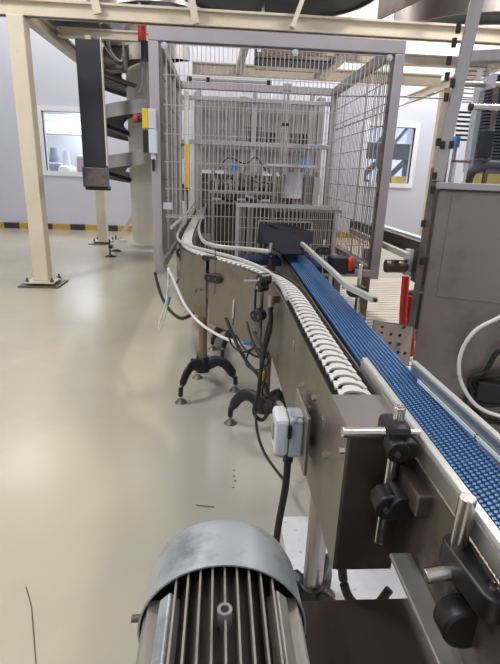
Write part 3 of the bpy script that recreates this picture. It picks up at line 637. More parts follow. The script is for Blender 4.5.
# brackets along the inner rail (rod + black clamp)
def clamp(parent, c, ax, r, L, name='clamp'):
    """black clamp: two round lobes joined, axis ax"""
    c = Vector(c); ax = Vector(ax).normalized(); x, y, d = frame_of(ax)
    b = MB(); b.cyl(c - ax * L / 2, c + ax * L / 2, r, n=18); o = b.build(name, 'black_plastic', parent, True, bevel=r * 0.12)
    s = MB(); s.cyl(c - ax * (L / 2 + 0.003), c - ax * L / 2, r * 0.3, n=8); s.build('clamp_screw', 'stainless_bright', o)
    return o
def rod(parent, p, q, r, name='bracket_rod', m='stainless_bright'): return MB().cyl(p, q, r, n=16).build(name, m, parent, True, bevel=r * 0.15)
rod(conv, (0.318, 2.93, 0.9), (0.318, 2.93, 1.11), 0.010)
clamp(conv, (0.318, 2.92, 1.035), (0, 1, 0), 0.022, 0.04)
# brackets on the outer face: black double clamps with rods
def wing(parent, c, half, hgt, depth, nx=(1, 0, 0)):
    """flat oblong black clamp with two dark screws, facing the camera side"""
    c = Vector(c); nx = Vector(nx).normalized(); ny = Vector((-nx.y, nx.x, 0)); k = 10; poly = []
    for i in range(k + 1): a = -pi / 2 + pi * i / k; poly.append((half - hgt + hgt * cos(a), hgt * sin(a)))
    for i in range(k + 1): a = pi / 2 + pi * i / k; poly.append((-half + hgt + hgt * cos(a), hgt * sin(a)))
    M = Matrix.Translation(c) @ Matrix((nx, Vector((0, 0, 1)), -ny)).transposed().to_4x4()
    o = MB().prism(poly, depth, M).build('clamp', 'black_plastic', parent, True, bevel=0.003)
    s = MB()
    for sx in (-1, 1): p = c + nx * (half * 0.4 * sx) - ny * depth; s.cyl(p, p - ny * 0.003, hgt * 0.28, n=8)
    s.build('clamp_screw', 'steel_base', o)
    return o
nrm = lambda px_, py_, Y: py(px_, py_, Y)
c = py(215, 278, 2.86); wing(conv, c, 0.062, 0.026, 0.03, (0.8, -0.6, 0))
rod(conv, c + Vector((0, 0.01, -0.10)), c + Vector((0, 0.01, 0.16)), 0.004, m='stainless_dark')
rod(conv, c + Vector((0.02, -0.015, 0.01)), (c.x + 0.06, c.y + 0.13, c.z + 0.01), 0.014)
c = py(211, 258, 2.95); wing(conv, c, 0.05, 0.016, 0.03, (0.8, -0.6, 0))
rod(conv, py(244, 281, 2.14), py(277, 281, 2.14), 0.008)
clamp(conv, py(264, 279, 2.14), (0.8, 0.5, 0), 0.027, 0.055); clamp(conv, py(262, 287, 2.14), (0.8, 0.5, 0), 0.022, 0.05)
c = py(261, 314, 2.2); wing(conv, c, 0.034, 0.030, 0.045, (0.8, -0.6, 0))
rod(conv, c + Vector((0.0, 0.0, -0.12)), c + Vector((0.0, 0.0, 0.15)), 0.009, m='stainless_dark')
rod(conv, c + Vector((-0.03, 0.0, 0.02)), c + Vector((-0.03, 0.0, 0.12)), 0.006, m='black_plastic')
MB().box((0.255, 2.30, 0.74), (0.262, 2.40, 0.90)).build('connector_plate', 'stainless', conv)
for z in (0.78, 0.86): MB().cyl((0.254, 2.35, z), (0.240, 2.35, z), 0.010, n=6).build('bolt', 'stainless_dark', conv)
c = py(181, 252, 3.35); clamp(conv, c, (0, 1, 0), 0.035, 0.05); clamp(conv, c + Vector((0.02, 0.0, -0.05)), (0, 1, 0), 0.03, 0.05)
b = MB(); b.bar((-0.40, 3.45, 0.9), (-0.52, 4.35, 0.86), 0.03, 0.035); b.bar((-0.36, 3.45, 0.78), (-0.5, 4.35, 0.74), 0.03, 0.03); b.build('return_rail', 'stainless', conv)
# bolts on panels
for (u, v) in ((207, 272), (207, 300), (196, 290), (178, 280), (237, 300)):
    c = py(u, v, 3.0); MB().cyl((c.x, c.y - 0.07, c.z), (c.x, c.y + 0.02, c.z), 0.007, n=8).build('bolt', 'stainless_dark', conv)
# near panel details: slots, bolts, mounting plate
for (u, v) in ((303, 385), (327, 455), (344, 450), (316, 398)):
    c = px(u, v, 0.262); MB().cyl((0.264, c.y, c.z), (0.252, c.y, c.z), 0.008, n=6).build('bolt', 'stainless_bright', conv)
for (u, v) in ((294, 345), (323, 424)):
    c = px(u, v, 0.2628); b = MB()
    b.prism([(0.010 * cos(a) , 0.022 * sin(a)) for a in [i * pi / 8 for i in range(16)]], 0.002, Matrix.Translation((0.2625, c.y, c.z)) @ Matrix.Rotation(-pi / 2, 4, 'Y') @ Matrix.Rotation(pi / 2, 4, 'Z') @ Matrix.Rotation(0.5, 4, 'Z'))
    b.build('embossed_slot', 'stainless_bright', conv, True)
MB().box((0.237, 1.10, 0.73), (0.247, 1.29, 0.905)).build('mounting_plate', 'stainless', conv, bevel=0.003)
for z in (0.78, 0.88): MB().cyl((0.247, 1.2, z), (0.263, 1.2, z), 0.012, n=8).build('standoff', 'stainless_dark', conv)

# legs
def tripod(parent, hub, angs, r=0.235, top=0.64, m='tan_tube', zoff=0.0):
    x, y = hub
    lg = MB().cyl((x, y, 0.17), (x, y, top), 0.031, n=22).build('leg_post', m, parent, True)
    MB().cyl((x, y, 0.155), (x, y, 0.265), 0.050, 0.044, 22).build('leg_hub', 'black_plastic', lg, True, bevel=0.004)
    for a in angs:
        a = radians(a); pts = []
        for i in range(11):
            s_ = i / 10; rr = 0.03 + (r - 0.03) * s_; z = 0.205 + 0.045 * sin(pi * min(1, s_ * 1.1) * 0.75) - 0.135 * s_ ** 2.6
            pts.append((x + rr * cos(a), y + rr * sin(a), z))
        pts.append((x + (r + 0.004) * cos(a), y + (r + 0.004) * sin(a), 0.052))
        MB().tube(pts, lambda t: 0.046 - 0.018 * t, 12, 0.6).build('foot_arm', 'black_plastic', lg, True)
        ex, ey = x + r * cos(a), y + r * sin(a); p = MB()
        p.cyl((ex, ey, 0.012), (ex, ey, 0.13), 0.009, n=10); p.build('levelling_stem', 'stainless_bright', lg, True)
        MB().cyl((ex, ey, 0), (ex, ey, 0.028), 0.042, 0.016, 20).build('levelling_pad', 'steel_base', lg, True)
    k = radians(angs[0] - 60)
    MB().cyl((x + 0.045 * cos(k), y + 0.045 * sin(k), 0.22), (x + 0.085 * cos(k), y + 0.085 * sin(k), 0.22), 0.026, n=8).build('clamp_knob', 'black_plastic', lg, True)
    return lg
tripod(conv, (-0.10, 3.19), (-127, 2, 101), 0.235, 0.80)
tripod(conv, (0.285, 2.58), (145, -68, 38), 0.235, 0.78)
tripod(conv, (0.318, 1.20), (186, 62, -58), 0.22, 0.69, 'stainless')
tripod(conv, (-0.26, 6.0), (-127, 2, 101), 0.235, 0.85)

# ================================================================== BLUE BELT CONVEYOR
bc = thing('blue_belt_conveyor', (0.47, 0.35, 0), 'straight conveyor with blue modular plastic belt right of the white chain', 'conveyor')
BW = 0.132; BY0, BY1 = 0.30, 4.6
bx = lambda Y: 0.452 + 0.0185 * Y
Sh = lambda x, Y, z: Vector((bx(Y) + x, Y, z))
def strip(x0, x1, z0, z1, Y0=BY0, Y1=BY1):
    b = MB(); b.add([Sh(x0, Y0, z0), Sh(x1, Y0, z0), Sh(x1, Y1, z0), Sh(x0, Y1, z0), Sh(x0, Y0, z1), Sh(x1, Y0, z1), Sh(x1, Y1, z1), Sh(x0, Y1, z1)], [(0, 3, 2, 1), (4, 5, 6, 7), (0, 1, 5, 4), (1, 2, 6, 5), (2, 3, 7, 6), (3, 0, 4, 7)]); return b
strip(-BW / 2, BW / 2, 0.975, 0.994).build('belt_underlay', 'belt_blue_base', bc)
belt = MB(); rows = int((BY1 - BY0) / 0.0105); cols = 11; cw = BW / cols
for r_ in range(rows):
    Y = BY0 + (r_ + 0.5) * 0.0105
    for c_ in range(cols):
        x = -BW / 2 + (c_ + 0.5) * cw; dy = 0.0026 if c_ % 2 else -0.0026
        belt.add([Sh(x - cw * 0.36, Y - 0.0034 + dy, 0.994), Sh(x + cw * 0.2, Y - 0.0034 + dy, 0.994), Sh(x + cw * 0.36, Y + 0.0032 + dy, 0.994), Sh(x - cw * 0.2, Y + 0.0032 + dy, 0.994),
                  Sh(x - cw * 0.36, Y - 0.0034 + dy, 1.0), Sh(x + cw * 0.2, Y - 0.0034 + dy, 1.0), Sh(x + cw * 0.36, Y + 0.0032 + dy, 1.0), Sh(x - cw * 0.2, Y + 0.0032 + dy, 1.0)],
                 [(4, 5, 6, 7), (0, 1, 5, 4), (1, 2, 6, 5), (2, 3, 7, 6), (3, 0, 4, 7)])
belt.build('modular_belt', 'belt_blue', bc)
strip(-BW / 2 - 0.012, -BW / 2 - 0.004, 0.72, 0.985).build('side_frame', 'stainless_dark', bc)
strip(BW / 2 + 0.004, BW / 2 + 0.010, 0.80, 0.985).build('side_frame', 'dark_brown', bc)
strip(-BW / 2 - 0.018, -BW / 2 - 0.012, 0.975, 0.99, 1.2).build('edge_strip', 'black_plastic', bc)
# near left guide rail (white cap on aluminium)
b = MB(); b.bar((0.385, 0.28, 1.012), (0.398, 1.20, 1.012), 0.012, 0.034); b.build('left_guide_rail', 'rail_alu', bc, bevel=0.002)
b = MB(); b.bar((0.389, 0.28, 1.034), (0.402, 1.20, 1.034), 0.016, 0.010); b.build('left_guide_cap', 'rail_white', bc, bevel=0.002)
# near right guide rail
b = MB(); b.bar((0.562, 0.28, 1.020), (0.532, 1.18, 1.020), 0.012, 0.024); b.build('right_guide_rail', 'rail_alu', bc, bevel=0.002)
b = MB(); b.bar((0.561, 0.28, 1.036), (0.531, 1.18, 1.036), 0.014, 0.008); b.build('right_guide_cap', 'rail_white', bc, bevel=0.002)
b = MB(); b.bar((0.553, 0.28, 1.006), (0.524, 1.12, 1.006), 0.004, 0.008); b.build('right_guide_strip', 'pale_blue', bc)
for Y in (0.55, 0.84, 1.05): rod(bc, (0.54, Y, 0.99), (0.558 - 0.03 * Y + 0.0, Y, 1.01), 0.004)
rod(bc, (0.538, 0.86, 0.86), (0.548, 0.86, 1.01), 0.005); rod(bc, (0.538, 0.62, 0.86), (0.556, 0.62, 1.01), 0.005)
# far right guide rail, bent
far = catmull([(0.545, 3.15, 1.085), (0.538, 2.7, 1.085), (0.536, 2.2, 1.082), (0.535, 1.92, 1.078), (0.556, 1.80, 1.078), (0.578, 1.69, 1.078)], 6)
MB().tube(far, 0.0145, 4, 1.0).build('far_guide_rail', 'rail_white', bc)
MB().cyl((0.5785, 1.687, 1.078), (0.58, 1.682, 1.078), 0.008, n=10).build('rail_end_plug', 'black_plastic', bc)
for (u, v, Y) in ((322, 248, 2.75), (356, 288, 1.98)):
    c = py(u, v, Y)
    rod(bc, (c.x + 0.012, c.y, 0.84), (c.x + 0.012, c.y, 1.16), 0.010); wing(bc, c + Vector((0.0, -0.01, -0.01)), 0.045, 0.022, 0.03)
    clamp(bc, (c.x - 0.012, c.y, 0.93), (0, 1, 0), 0.032, 0.03)
    rod(bc, (0.53, c.y, 1.06), (c.x + 0.03, c.y, 1.06), 0.008)
    MB().bar((bx(c.y) + 0.07, c.y, 0.93), (c.x + 0.02, c.y, 0.93), 0.03, 0.02).build('bracket_arm', 'stainless_dark', bc)
# legs of blue conveyor
tripod(bc, (0.16, 3.95), (150, -120, 20), 0.23, 0.66, 'stainless_dark')
MB().bar((0.16, 3.95, 0.66), (0.50, 3.95, 0.80), 0.05, 0.04).build('leg_arm', 'stainless_dark', bc)
tripod(bc, (0.66, 2.25), (100, 10, -70), 0.22, 0.86, 'stainless_dark')
MB().box((0.44, 2.2, 0.80), (0.72, 2.3, 0.86)).build('leg_arm', 'stainless_dark', bc)
# dark infeed chute over the far belt
ch = thing('infeed_chute', (0.5, 3.4, 1.0), 'dark folded steel chute over the blue belt at the cage opening', 'chute')
b = MB()
P = [pz(258, 250, 1.06), pz(289, 257, 1.06), pz(318, 259, 1.05), pz(345, 252, 1.05), pz(306, 240, 1.06), pz(262, 232, 1.07)]
P = [pz(262, 243, 1.05), pz(283, 255, 1.05), pz(304, 255, 1.05), pz(303, 240, 1.06), pz(282, 229, 1.07), pz(262, 232, 1.07)]
b.add([p for p in P] + [p + Vector((0, 0, 0.008)) for p in P], [(5, 4, 3, 2, 1, 0), (6, 7, 8, 9, 10, 11)] + [(i, (i + 1) % 6, 6 + (i + 1) % 6, 6 + i) for i in range(6)]); b.build('chute_floor', 'chute_dark', ch)
Q0 = [py(268, 223, 4.35), py(285, 224, 4.2), py(313, 232, 3.9), py(312, 244, 3.7), py(303, 243, 3.5), py(280, 232, 4.0)]
b = MB(); b.add(Q0 + [q_ + Vector((0.01, 0.01, 0)) for q_ in Q0], [(5, 4, 3, 2, 1, 0), (6, 7, 8, 9, 10, 11)] + [(i, (i + 1) % 6, 6 + (i + 1) % 6, 6 + i) for i in range(6)]); b.build('chute_side', 'chute_dark', ch)
Q1 = [py(259, 224, 4.4), py(270, 224, 4.4), py(280, 232, 4.0), py(280, 243, 3.6), py(262, 243, 3.5), py(257, 243, 3.7)]
b = MB(); b.add(Q1 + [q_ + Vector((0.0, 0.01, 0)) for q_ in Q1], [(5, 4, 3, 2, 1, 0), (6, 7, 8, 9, 10, 11)] + [(i, (i + 1) % 6, 6 + (i + 1) % 6, 6 + i) for i in range(6)]); b.build('chute_side', 'chute_dark', ch)
MB().bar((0.40, 3.3, 1.0), (0.40, 3.3, 1.05), 0.02).build('chute_support', 'stainless_dark', ch); MB().bar((0.58, 3.3, 1.0), (0.58, 3.3, 1.05), 0.02).build('chute_support', 'stainless_dark', ch)

# second blue belt crossing behind, under the chute
t = thing('cross_belt', (0.3, 3.2, 0.9), 'short dark blue cross belt under the chute, between chain and blue belt', 'conveyor')
b = MB(); b.box((0.14, 3.16, 0.93), (0.42, 3.42, 0.96)); b.build('belt_base', 'belt_blue_base', t)
b = MB()
for i in range(14):
    for j in range(12): b.box((0.145 + 0.02 * i, 3.165 + 0.021 * j, 0.96), (0.157 + 0.02 * i, 3.178 + 0.021 * j, 0.968))
b.build('belt_modules', 'chain_dark_blue', t)
for x in (0.16, 0.38): MB().bar((x, 3.3, 0.70), (x, 3.3, 0.93), 0.03).build('support', 'stainless_dark', t)
MB().box((0.13, 3.28, 0.68), (0.47, 3.32, 0.71)).build('crossbar', 'stainless_dark', t)
t = thing('cross_belt', (0.8, 2.9, 0.9), 'short dark blue cross belt right of the blue conveyor behind its white rail', 'conveyor')
b = MB(); b.box((0.60, 2.95, 0.93), (0.86, 3.45, 0.96)); b.build('belt_base', 'belt_blue_base', t)
b = MB()
for i in range(13):
    for j in range(22): b.box((0.605 + 0.02 * i, 2.96 + 0.022 * j, 0.96), (0.617 + 0.02 * i, 2.974 + 0.022 * j, 0.968))
b.build('belt_modules', 'chain_dark_blue', t)
for x in (0.64, 0.82): MB().bar((x, 3.2, 0.0), (x, 3.2, 0.93), 0.03).build('leg', 'stainless_dark', t)
# motor block right of blue conveyor with orange knob
c = py(338, 262, 2.75)
t = thing('side_drive', (c.x, c.y, 0), 'black side drive block with an orange knob right of the blue belt', 'drive motor')
MB().box((c.x - 0.05, 2.68, c.z - 0.06), (c.x + 0.04, 2.80, c.z + 0.035)).build('housing', 'black_plastic', t, bevel=0.006)
MB().tube([(c.x + 0.06, 2.7, c.z - 0.045 + 0.009 * k) for k in range(11)], lambda q: 0.022 * sqrt(max(0.02, 1 - (2 * q - 1) ** 2)), 16).build('orange_knob', 'red_orange', t, True)
MB().cyl((c.x + 0.04, 2.74, c.z - 0.02), (c.x + 0.06, 2.72, c.z - 0.02), 0.012, n=10).build('spindle', 'stainless', t, True)
MB().box((c.x - 0.02, 2.72, 0), (c.x + 0.02, 2.77, c.z - 0.06)).build('stand', 'stainless_dark', t)
# perforated plate
t = thing('perforated_plate', (0.745, 1.92, 0), 'dark grey tilted plate with round holes right of the blue belt', 'plate')
A = [py(374, 321, 1.95), py(413, 327, 1.95), py(409, 366, 1.85), py(392, 365, 1.85), py(371, 341, 1.90)]
b = MB(); b.add(A + [a + Vector((0, 0.008, 0.002)) for a in A], [(4, 3, 2, 1, 0), (5, 6, 7, 8, 9)] + [(i, (i + 1) % 5, 5 + (i + 1) % 5, 5 + i) for i in range(5)]); b.build('plate', 'stainless_dark', t)
h = MB()
for (u, v) in ((382, 333), (391, 334), (400, 335), (390, 343), (399, 344), (398, 352), (405, 353), (382, 327), (404, 327)):
    for_y = 1.95 - 0.1 * (v - 323) / 43 - 0.002; c = py(u, v, for_y); h.cyl(c, c + Vector((0, -0.003, 0)), 0.0065, n=12)
h.build('hole', 'black_plastic', t)
MB().bar((0.76, 1.93, 0), (0.76, 1.93, 0.78), 0.04).build('stand', 'stainless_dark', t)

# ================================================================== DISCHARGE CONVEYOR AT THE BACK RIGHT
t = thing('discharge_conveyor', (1.75, 4.6, 0), 'dark discharge conveyor between the cage and the cabinet', 'conveyor')
A0 = Vector((1.62, 5.9, 0.95)); A1 = Vector((1.83, 4.25, 0.90))
MB().bar(A0, A1, 0.05, 0.16).build('side_rail', 'dark_brown', t)
MB().bar(A0 + Vector((0.14, 0.02, 0)), A1 + Vector((0.14, 0.02, 0)), 0.22, 0.03).build('belt', 'belt_blue_base', t)
MB().bar(A0 + Vector((0.27, 0.02, 0.04)), A1 + Vector((0.27, 0.02, 0.04)), 0.09, 0.02).build('pale_side_cover', 'pale_blue', t)
MB().bar(A0 + Vector((-0.06, -0.2, -0.03)), A1 + Vector((-0.16, -0.1, -0.03)), 0.05, 0.05).build('chain_return', 'rail_white', t)
MB().box((1.78, 4.12, 0.62), (2.15, 4.3, 0.92)).build('end_housing', 'dark_brown', t, bevel=0.01)
MB().box((1.86, 4.04, 0.52), (2.06, 4.11, 0.90)).build('pale_cover', 'light_steel', t, bevel=0.006)
MB().cyl((1.55, 4.35, 0.74), (1.75, 4.35, 0.74), 0.06, n=20).build('drive_motor', 'dark_brown', t, True)
MB().box((1.74, 4.3, 0.66), (1.8, 4.4, 0.9)).build('drive_plate', 'grey_plastic', t)
for k in range(4): MB().cyl((1.87 + 0.055 * k, 4.2, 0.92), (1.87 + 0.055 * k, 4.2, 1.02 + 0.03 * (k > 1)), 0.008, n=8).build('pin', 'stainless_dark', t, True)
for (x, y) in ((1.9, 4.25), (1.75, 5.6), (2.1, 4.25)): MB().box((x - 0.03, y - 0.03, 0), (x + 0.03, y + 0.03, 0.72)).build('leg', 'stainless_dark', t)
c0 = py(410, 284, 3.7)
t = thing('red_hose_reel', (c0.x, 3.7, 0), 'red hose hanging beside the discharge conveyor by the cabinet', 'hose')
MB().tube(catmull([py(406, 276, 3.7), py(404, 300, 3.7), py(403, 318, 3.7), (py(408, 335, 3.7).x, 3.7, 0.03), (py(408, 335, 3.7).x + 0.25, 3.75, 0.03)], 6), 0.03, 10).build('hose', 'red', t, True)
MB().tube(catmull([py(411, 296, 3.75), py(409, 315, 3.75), py(412, 330, 3.75), (py(414, 335, 3.75).x, 3.75, 0.08)], 6), 0.025, 10).build('hose', 'red', t, True)
b = MB(); b.box((py(409, 285, 3.8).x, 3.8, 0.30), (py(409, 285, 3.8).x + 0.16, 3.9, 0.62)); tag(b.build('green_box', 'teal_belt', bevel=0.01), 'dark green box hanging under the discharge conveyor end', 'box')
# duckboard
t = thing('duckboard', (2.0, 5.0, 0), 'pale slatted duckboard on the floor behind the blue conveyor', 'duckboard')
for i in range(34):
    y = 3.5 + 0.11 * i; MB().box((1.12, y, 0.035), (3.2, y + 0.085, 0.05)).build('slat', 'duckboard', t)
for x in (1.2, 2.1, 3.1): MB().box((x, 3.5, 0), (x + 0.06, 7.22, 0.035)).build('runner', 'duckboard', t)

# ================================================================== RIGHT CABINET MACHINE
CBY = 2.2
cb = thing('machine_cabinet', (0.985, CBY, 0), 'grey steel machine cabinet with an open frame on top, at the right edge', 'cabinet')
def cbx(v): return 0.985
MB().box((0.985, CBY, 0.10), (2.1, CBY + 0.75, 1.47)).build('body', 'cabinet_steel', cb, bevel=0.01)
MB().box((1.045, CBY - 0.006, 0.98), (2.05, CBY, 1.455)).build('door_panel', 'cabinet_steel', cb, bevel=0.004)
MB().box((0.97, CBY - 0.02, 1.47), (2.12, CBY + 0.77, 1.50)).build('top_plate', 'stainless', cb, bevel=0.004)
for (x, y) in ((1.04, CBY + 0.06), (1.04, CBY + 0.69), (2.04, CBY + 0.06), (2.04, CBY + 0.69)): MB().cyl((x, y, 0), (x, y, 0.1), 0.03, n=14).build('foot', 'steel_base', cb, True)
b = MB(); p0 = Vector((0.975, CBY + 0.02, 1.50)); p1 = Vector((1.045, CBY + 0.02, 2.55)); b.bar(p0, p1, 0.052, 0.05); b.build('frame_post', 'stainless', cb, bevel=0.005)
MB().bar((0.955, CBY + 0.02, 0.75), (0.955, CBY + 0.02, 1.56), 0.03, 0.03).build('hinge_bar', 'stainless_dark', cb)
b = MB(); b.bar((2.05, CBY + 0.02, 1.50), (2.05, CBY + 0.02, 2.55), 0.065, 0.06); b.build('frame_post', 'stainless', cb, bevel=0.005)
c = py(485, 58, CBY); MB().box((1.0, CBY, c.z - 0.022), (2.03, CBY + 0.05, c.z + 0.022)).build('crossbar', 'stainless', cb, bevel=0.004)
MB().box((1.0, CBY, 2.5), (2.03, CBY + 0.05, 2.55)).build('crossbar', 'stainless', cb, bevel=0.004)
for (u, v) in ((461, 28), (457, 42), (452, 60), (450, 76), (455, 83), (449, 97), (441, 142), (445, 145), (453, 145), (437, 176), (435, 190), (426, 224), (424, 262)):
    c = py(u, v, CBY - 0.02); c.y = CBY - 0.02; MB().box((c.x - 0.010, c.y - 0.012, c.z - 0.016), (c.x + 0.010, c.y + 0.015, c.z + 0.016)).build('frame_bolt', 'black_plastic', cb, bevel=0.003)
cb.rotation_euler.z = radians(-24.5)
# things on the cabinet top
t = thing('cooling_unit', (1.35, 2.5, 1.5), 'open cooling unit with fins, rods and a yellow guard on the cabinet top', 'machine')
c0 = py(478, 75, 2.75); c1 = py(478, 160, 2.75)
for k in range(26):
    z = c1.z + (c0.z - c1.z) * k / 25; MB().box((c1.x, 2.74, z), (c1.x + 0.45, 2.80, z + 0.009)).build('cooling_fin', 'next_room_dark', t)
MB().box((c1.x - 0.0, 2.80, 1.5), (c1.x + 0.45, 2.86, c0.z)).build('fin_block', 'next_room_grey', t)
MB().bar(py(480, 70, 2.7), py(465, 172, 2.7), 0.02, 0.02).build('slanted_post', 'light_steel', t)
for (z_, u0_, u1_, v_, Y, r, m) in ((0, 464, 500, 84, 2.55, 0.013, 'stainless'), (0, 472, 505, 107, 2.4, 0.014, 'stainless_bright')):
    rod(t, py(u0_, v_, Y), py(u1_ + 60, v_ + 2, Y), r, 'cylinder_rod', m); a = py(u0_, v_, Y); MB().cyl(a - Vector((0.012, 0, 0)), a, r * 1.3, n=14).build('rod_cap', 'black_plastic', t, True)
a = py(490, 84, 2.5); MB().box((a.x, 2.48, a.z - 0.02), (a.x + 0.02, 2.6, a.z + 0.04)).build('rod_clamp', 'light_steel', t)
MB().tube([py(496, 88, 2.45), py(490, 150, 2.45), (py(487, 165, 2.45).x, 2.45, 1.5)], 0.013, 12).build('vertical_shaft', 'stainless_dark', t, True)
MB().box((py(484, 130, 2.42).x, 2.40, py(484, 158, 2.42).z), (py(484, 130, 2.42).x + 0.05, 2.46, py(484, 130, 2.42).z)).build('valve', 'black_plastic', t, bevel=0.006)
a = py(458, 140, 3.0); MB().cyl((a.x, 3.02, a.z - 0.04), (a.x, 3.02, a.z + 0.02), 0.022, n=14).build('blue_cap', 'blue_plastic', t, True)
MB().tube([(a.x, 3.02, 1.47), (a.x, 3.02, a.z - 0.04)], 0.012, 8).build('cap_stem', 'stainless', t)
MB().tube(catmull([py(468, 182, 2.5), py(472, 172, 2.45), py(484, 166, 2.45), py(500, 166, 2.45), py(520, 176, 2.45)], 6), 0.022, 10).build('corrugated_hose', 'next_room_dark', t, True)
MB().box((py(466, 170, 2.62).x, 2.60, 1.5), (py(466, 170, 2.62).x + 0.3, 2.62, 1.55)).build('yellow_guard', 'yellow_pale', t)
for u in (452, 464): a = py(u, 182, 2.35); MB().cyl((a.x, a.y, 1.50), (a.x, a.y, 1.50 + 0.10), 0.007, n=8).build('stud', 'stainless_bright', t, True)
b = MB(); a = py(452, 160, 2.35); b.box((a.x, 2.34, a.z - 0.01), (a.x + 0.09, 2.36, a.z)); b.build('bracket', 'stainless_dark', t)
for k in range(9):
    a = py(462, 66 + k * 4.5, 3.2); b = MB(); b.bar(a, a + Vector((0.16, 0, 0.0)), 0.006, 0.006); b.build('mesh_wire', 'wire_dark', t)
for k in range(7):
    a = py(456, 112 + k * 4.6, 3.2); b = MB(); b.bar(a, a + Vector((0.18, 0, 0.0)), 0.012, 0.012); b.build('mesh_wire', 'dark_brown', t)
MB().bar((py(462, 60, 3.2).x, 3.2, 1.47), (py(462, 60, 3.2).x, 3.2, py(462, 60, 3.2).z), 0.02).build('mesh_post', 'stainless', t); MB().bar((py(462, 60, 3.2).x + 0.17, 3.2, 1.47), (py(462, 60, 3.2).x + 0.17, 3.2, py(462, 60, 3.2).z), 0.02).build('mesh_post', 'stainless', t)
MB().box((py(462, 60, 3.2).x - 0.02, 2.95, 1.0), (py(462, 60, 3.2).x + 0.5, 3.3, 1.47)).build('rear_base', 'stainless_dark', t)
MB().box((py(462, 60, 3.2).x, 3.0, 0), (py(462, 60, 3.2).x + 0.4, 3.25, 1.0)).build('rear_pedestal', 'stainless_dark', t)
FN = Vector((-sin(radians(24.5)), -cos(radians(24.5)), 0))
def pc(u, v, off):
    o = Vector((0.985, CBY, 0)) + FN * off; d = _ray(u, v); return CAMP + d * ((o - CAMP).dot(FN) / d.dot(FN))
# white hose loop and black cables in front of the cabinet
pts = [pc(u, v, 0.07) for u, v in ((520, 305), (500, 317), (475, 331), (461, 353), (460, 378), (472, 401), (490, 413), (520, 420))]
tag(MB().tube(catmull(pts, 8), 0.0095, 10).build('white_hose', 'white_tube', smooth=True), 'white plastic hose looping in front of the grey cabinet', 'hose')
for i, (pp, lb) in enumerate((([(520, 350), (498, 352), (485, 372), (470, 380), (474, 398), (490, 405), (520, 400)], 'topmost black cable of the tangle low in front of the cabinet'),
                              ([(520, 372), (496, 376), (475, 379), (480, 392), (500, 400), (520, 392)], 'middle black cable of the tangle low in front of the cabinet'),
                              ([(520, 380), (492, 388), (470, 395), (464, 408), (476, 412), (484, 420), (520, 425)], 'lowest black cable of the tangle low in front of the cabinet'))):
    tag(MB().tube(catmull([pc(u, v, 0.05 - 0.012 * i) for u, v in pp], 8), 0.012, 8).build('black_cable', 'black_rubber', smooth=True), lb, 'cable', 'black cables before the cabinet')
b = MB(); a = pc(478, 376, 0.0); b.box((0, -0.07, -0.10), (0.18, 0.002, 0), Matrix.Translation(a) @ Matrix.Rotation(radians(-24.5), 4, 'Z')); tag(b.build('cable_junction_box', 'black_plastic', bevel=0.01), 'black junction box behind the cable tangle on the cabinet', 'junction box')

# ================================================================== SWITCH BOX, SENSOR, CABLES
c = px(285, 420, 0.20)
def Bx(x0, x1, y0, y1, z0, z1): return MB().box((x0, y0, z0), (x1, y1, z1))
t = thing('socket_box', (0.19, 1.28, 0.72), 'light grey switch box with round top lid on the side of the chain conveyor', 'switch box')
bxx0, bxx1, by0, by1, bz0, bz1 = 0.160, 0.237, 1.14, 1.225, 0.762, 0.876
MB().box((bxx0 + 0.04, by0, bz0), (bxx1, by1, bz1)).build('back_housing', 'grey_box', t, bevel=0.006)
MB().box((bxx0, by0 - 0.004, bz0 + 0.006), (bxx0 + 0.038, by1 + 0.004, bz1 + 0.004)).build('front_cover', 'grey_plastic', t, bevel=0.010)
MB().cyl((bxx0 + 0.068, (by0 + by1) / 2, bz1), (bxx0 + 0.068, (by0 + by1) / 2, bz1 + 0.003), 0.026, n=28).build('round_lid', 'grey_box', t, True)
MB().box((bxx0 + 0.034, by0 - 0.008, bz1 - 0.05), (bxx0 + 0.044, by0 - 0.002, bz1 - 0.012)).build('latch', 'black_plastic', t)
MB().box((bxx0 - 0.004, by0 + 0.02, bz1 - 0.07), (bxx0, by1 - 0.02, bz1 - 0.02)).build('cover_window', 'rail_alu', t, bevel=0.004)
MB().cyl((bxx0 + 0.045, by0 + 0.03, bz0 - 0.028), (bxx0 + 0.045, by0 + 0.03, bz0), 0.015, n=14).build('cable_gland', 'black_plastic', t, True)
gx, gy, gz = bxx0 + 0.045, by0 + 0.03, bz0 - 0.02
tag(MB().tube(catmull([(gx, gy, gz), (gx - 0.002, gy, gz - 0.1), (gx - 0.014, gy + 0.01, gz - 0.25), (gx - 0.02, gy + 0.02, gz - 0.45), (gx - 0.03, gy + 0.05, 0.06), (gx - 0.08, gy + 0.0, 0.014), (gx - 0.2, gy - 0.2, 0.012)], 6), 0.0105, 10).build('power_cable', 'black_rubber', smooth=True), 'thick black cable dropping from the grey switch box to the floor', 'cable')
c = px(271, 302, 0.228)
t = thing('proximity_sensor', c, 'cylindrical pale sensor with black plug beside the conveyor bracket', 'sensor')
MB().cyl(c + Vector((0, 0, -0.02)), c + Vector((0, 0, 0.03)), 0.013, n=18).build('sensor_body', 'stainless', t, True)
MB().cyl(c + Vector((0, 0, -0.065)), c + Vector((0, 0, -0.02)), 0.009, 0.012, 16).build('plug', 'black_plastic', t, True)
MB().bar(c + Vector((0, 0, 0.01)), (c.x + 0.034, c.y + 0.02, c.z + 0.01), 0.02, 0.03).build('sensor_bracket', 'stainless_dark', t)
def cable(pts, r, m, label, name='cable', group=None, Y=2.3):
    P = [py(p[0], p[1], p[2] if len(p) > 2 else Y) for p in pts]
    return tag(MB().tube(catmull(P, 7), r, 8).build(name, m, smooth=True), label, 'cable', group)
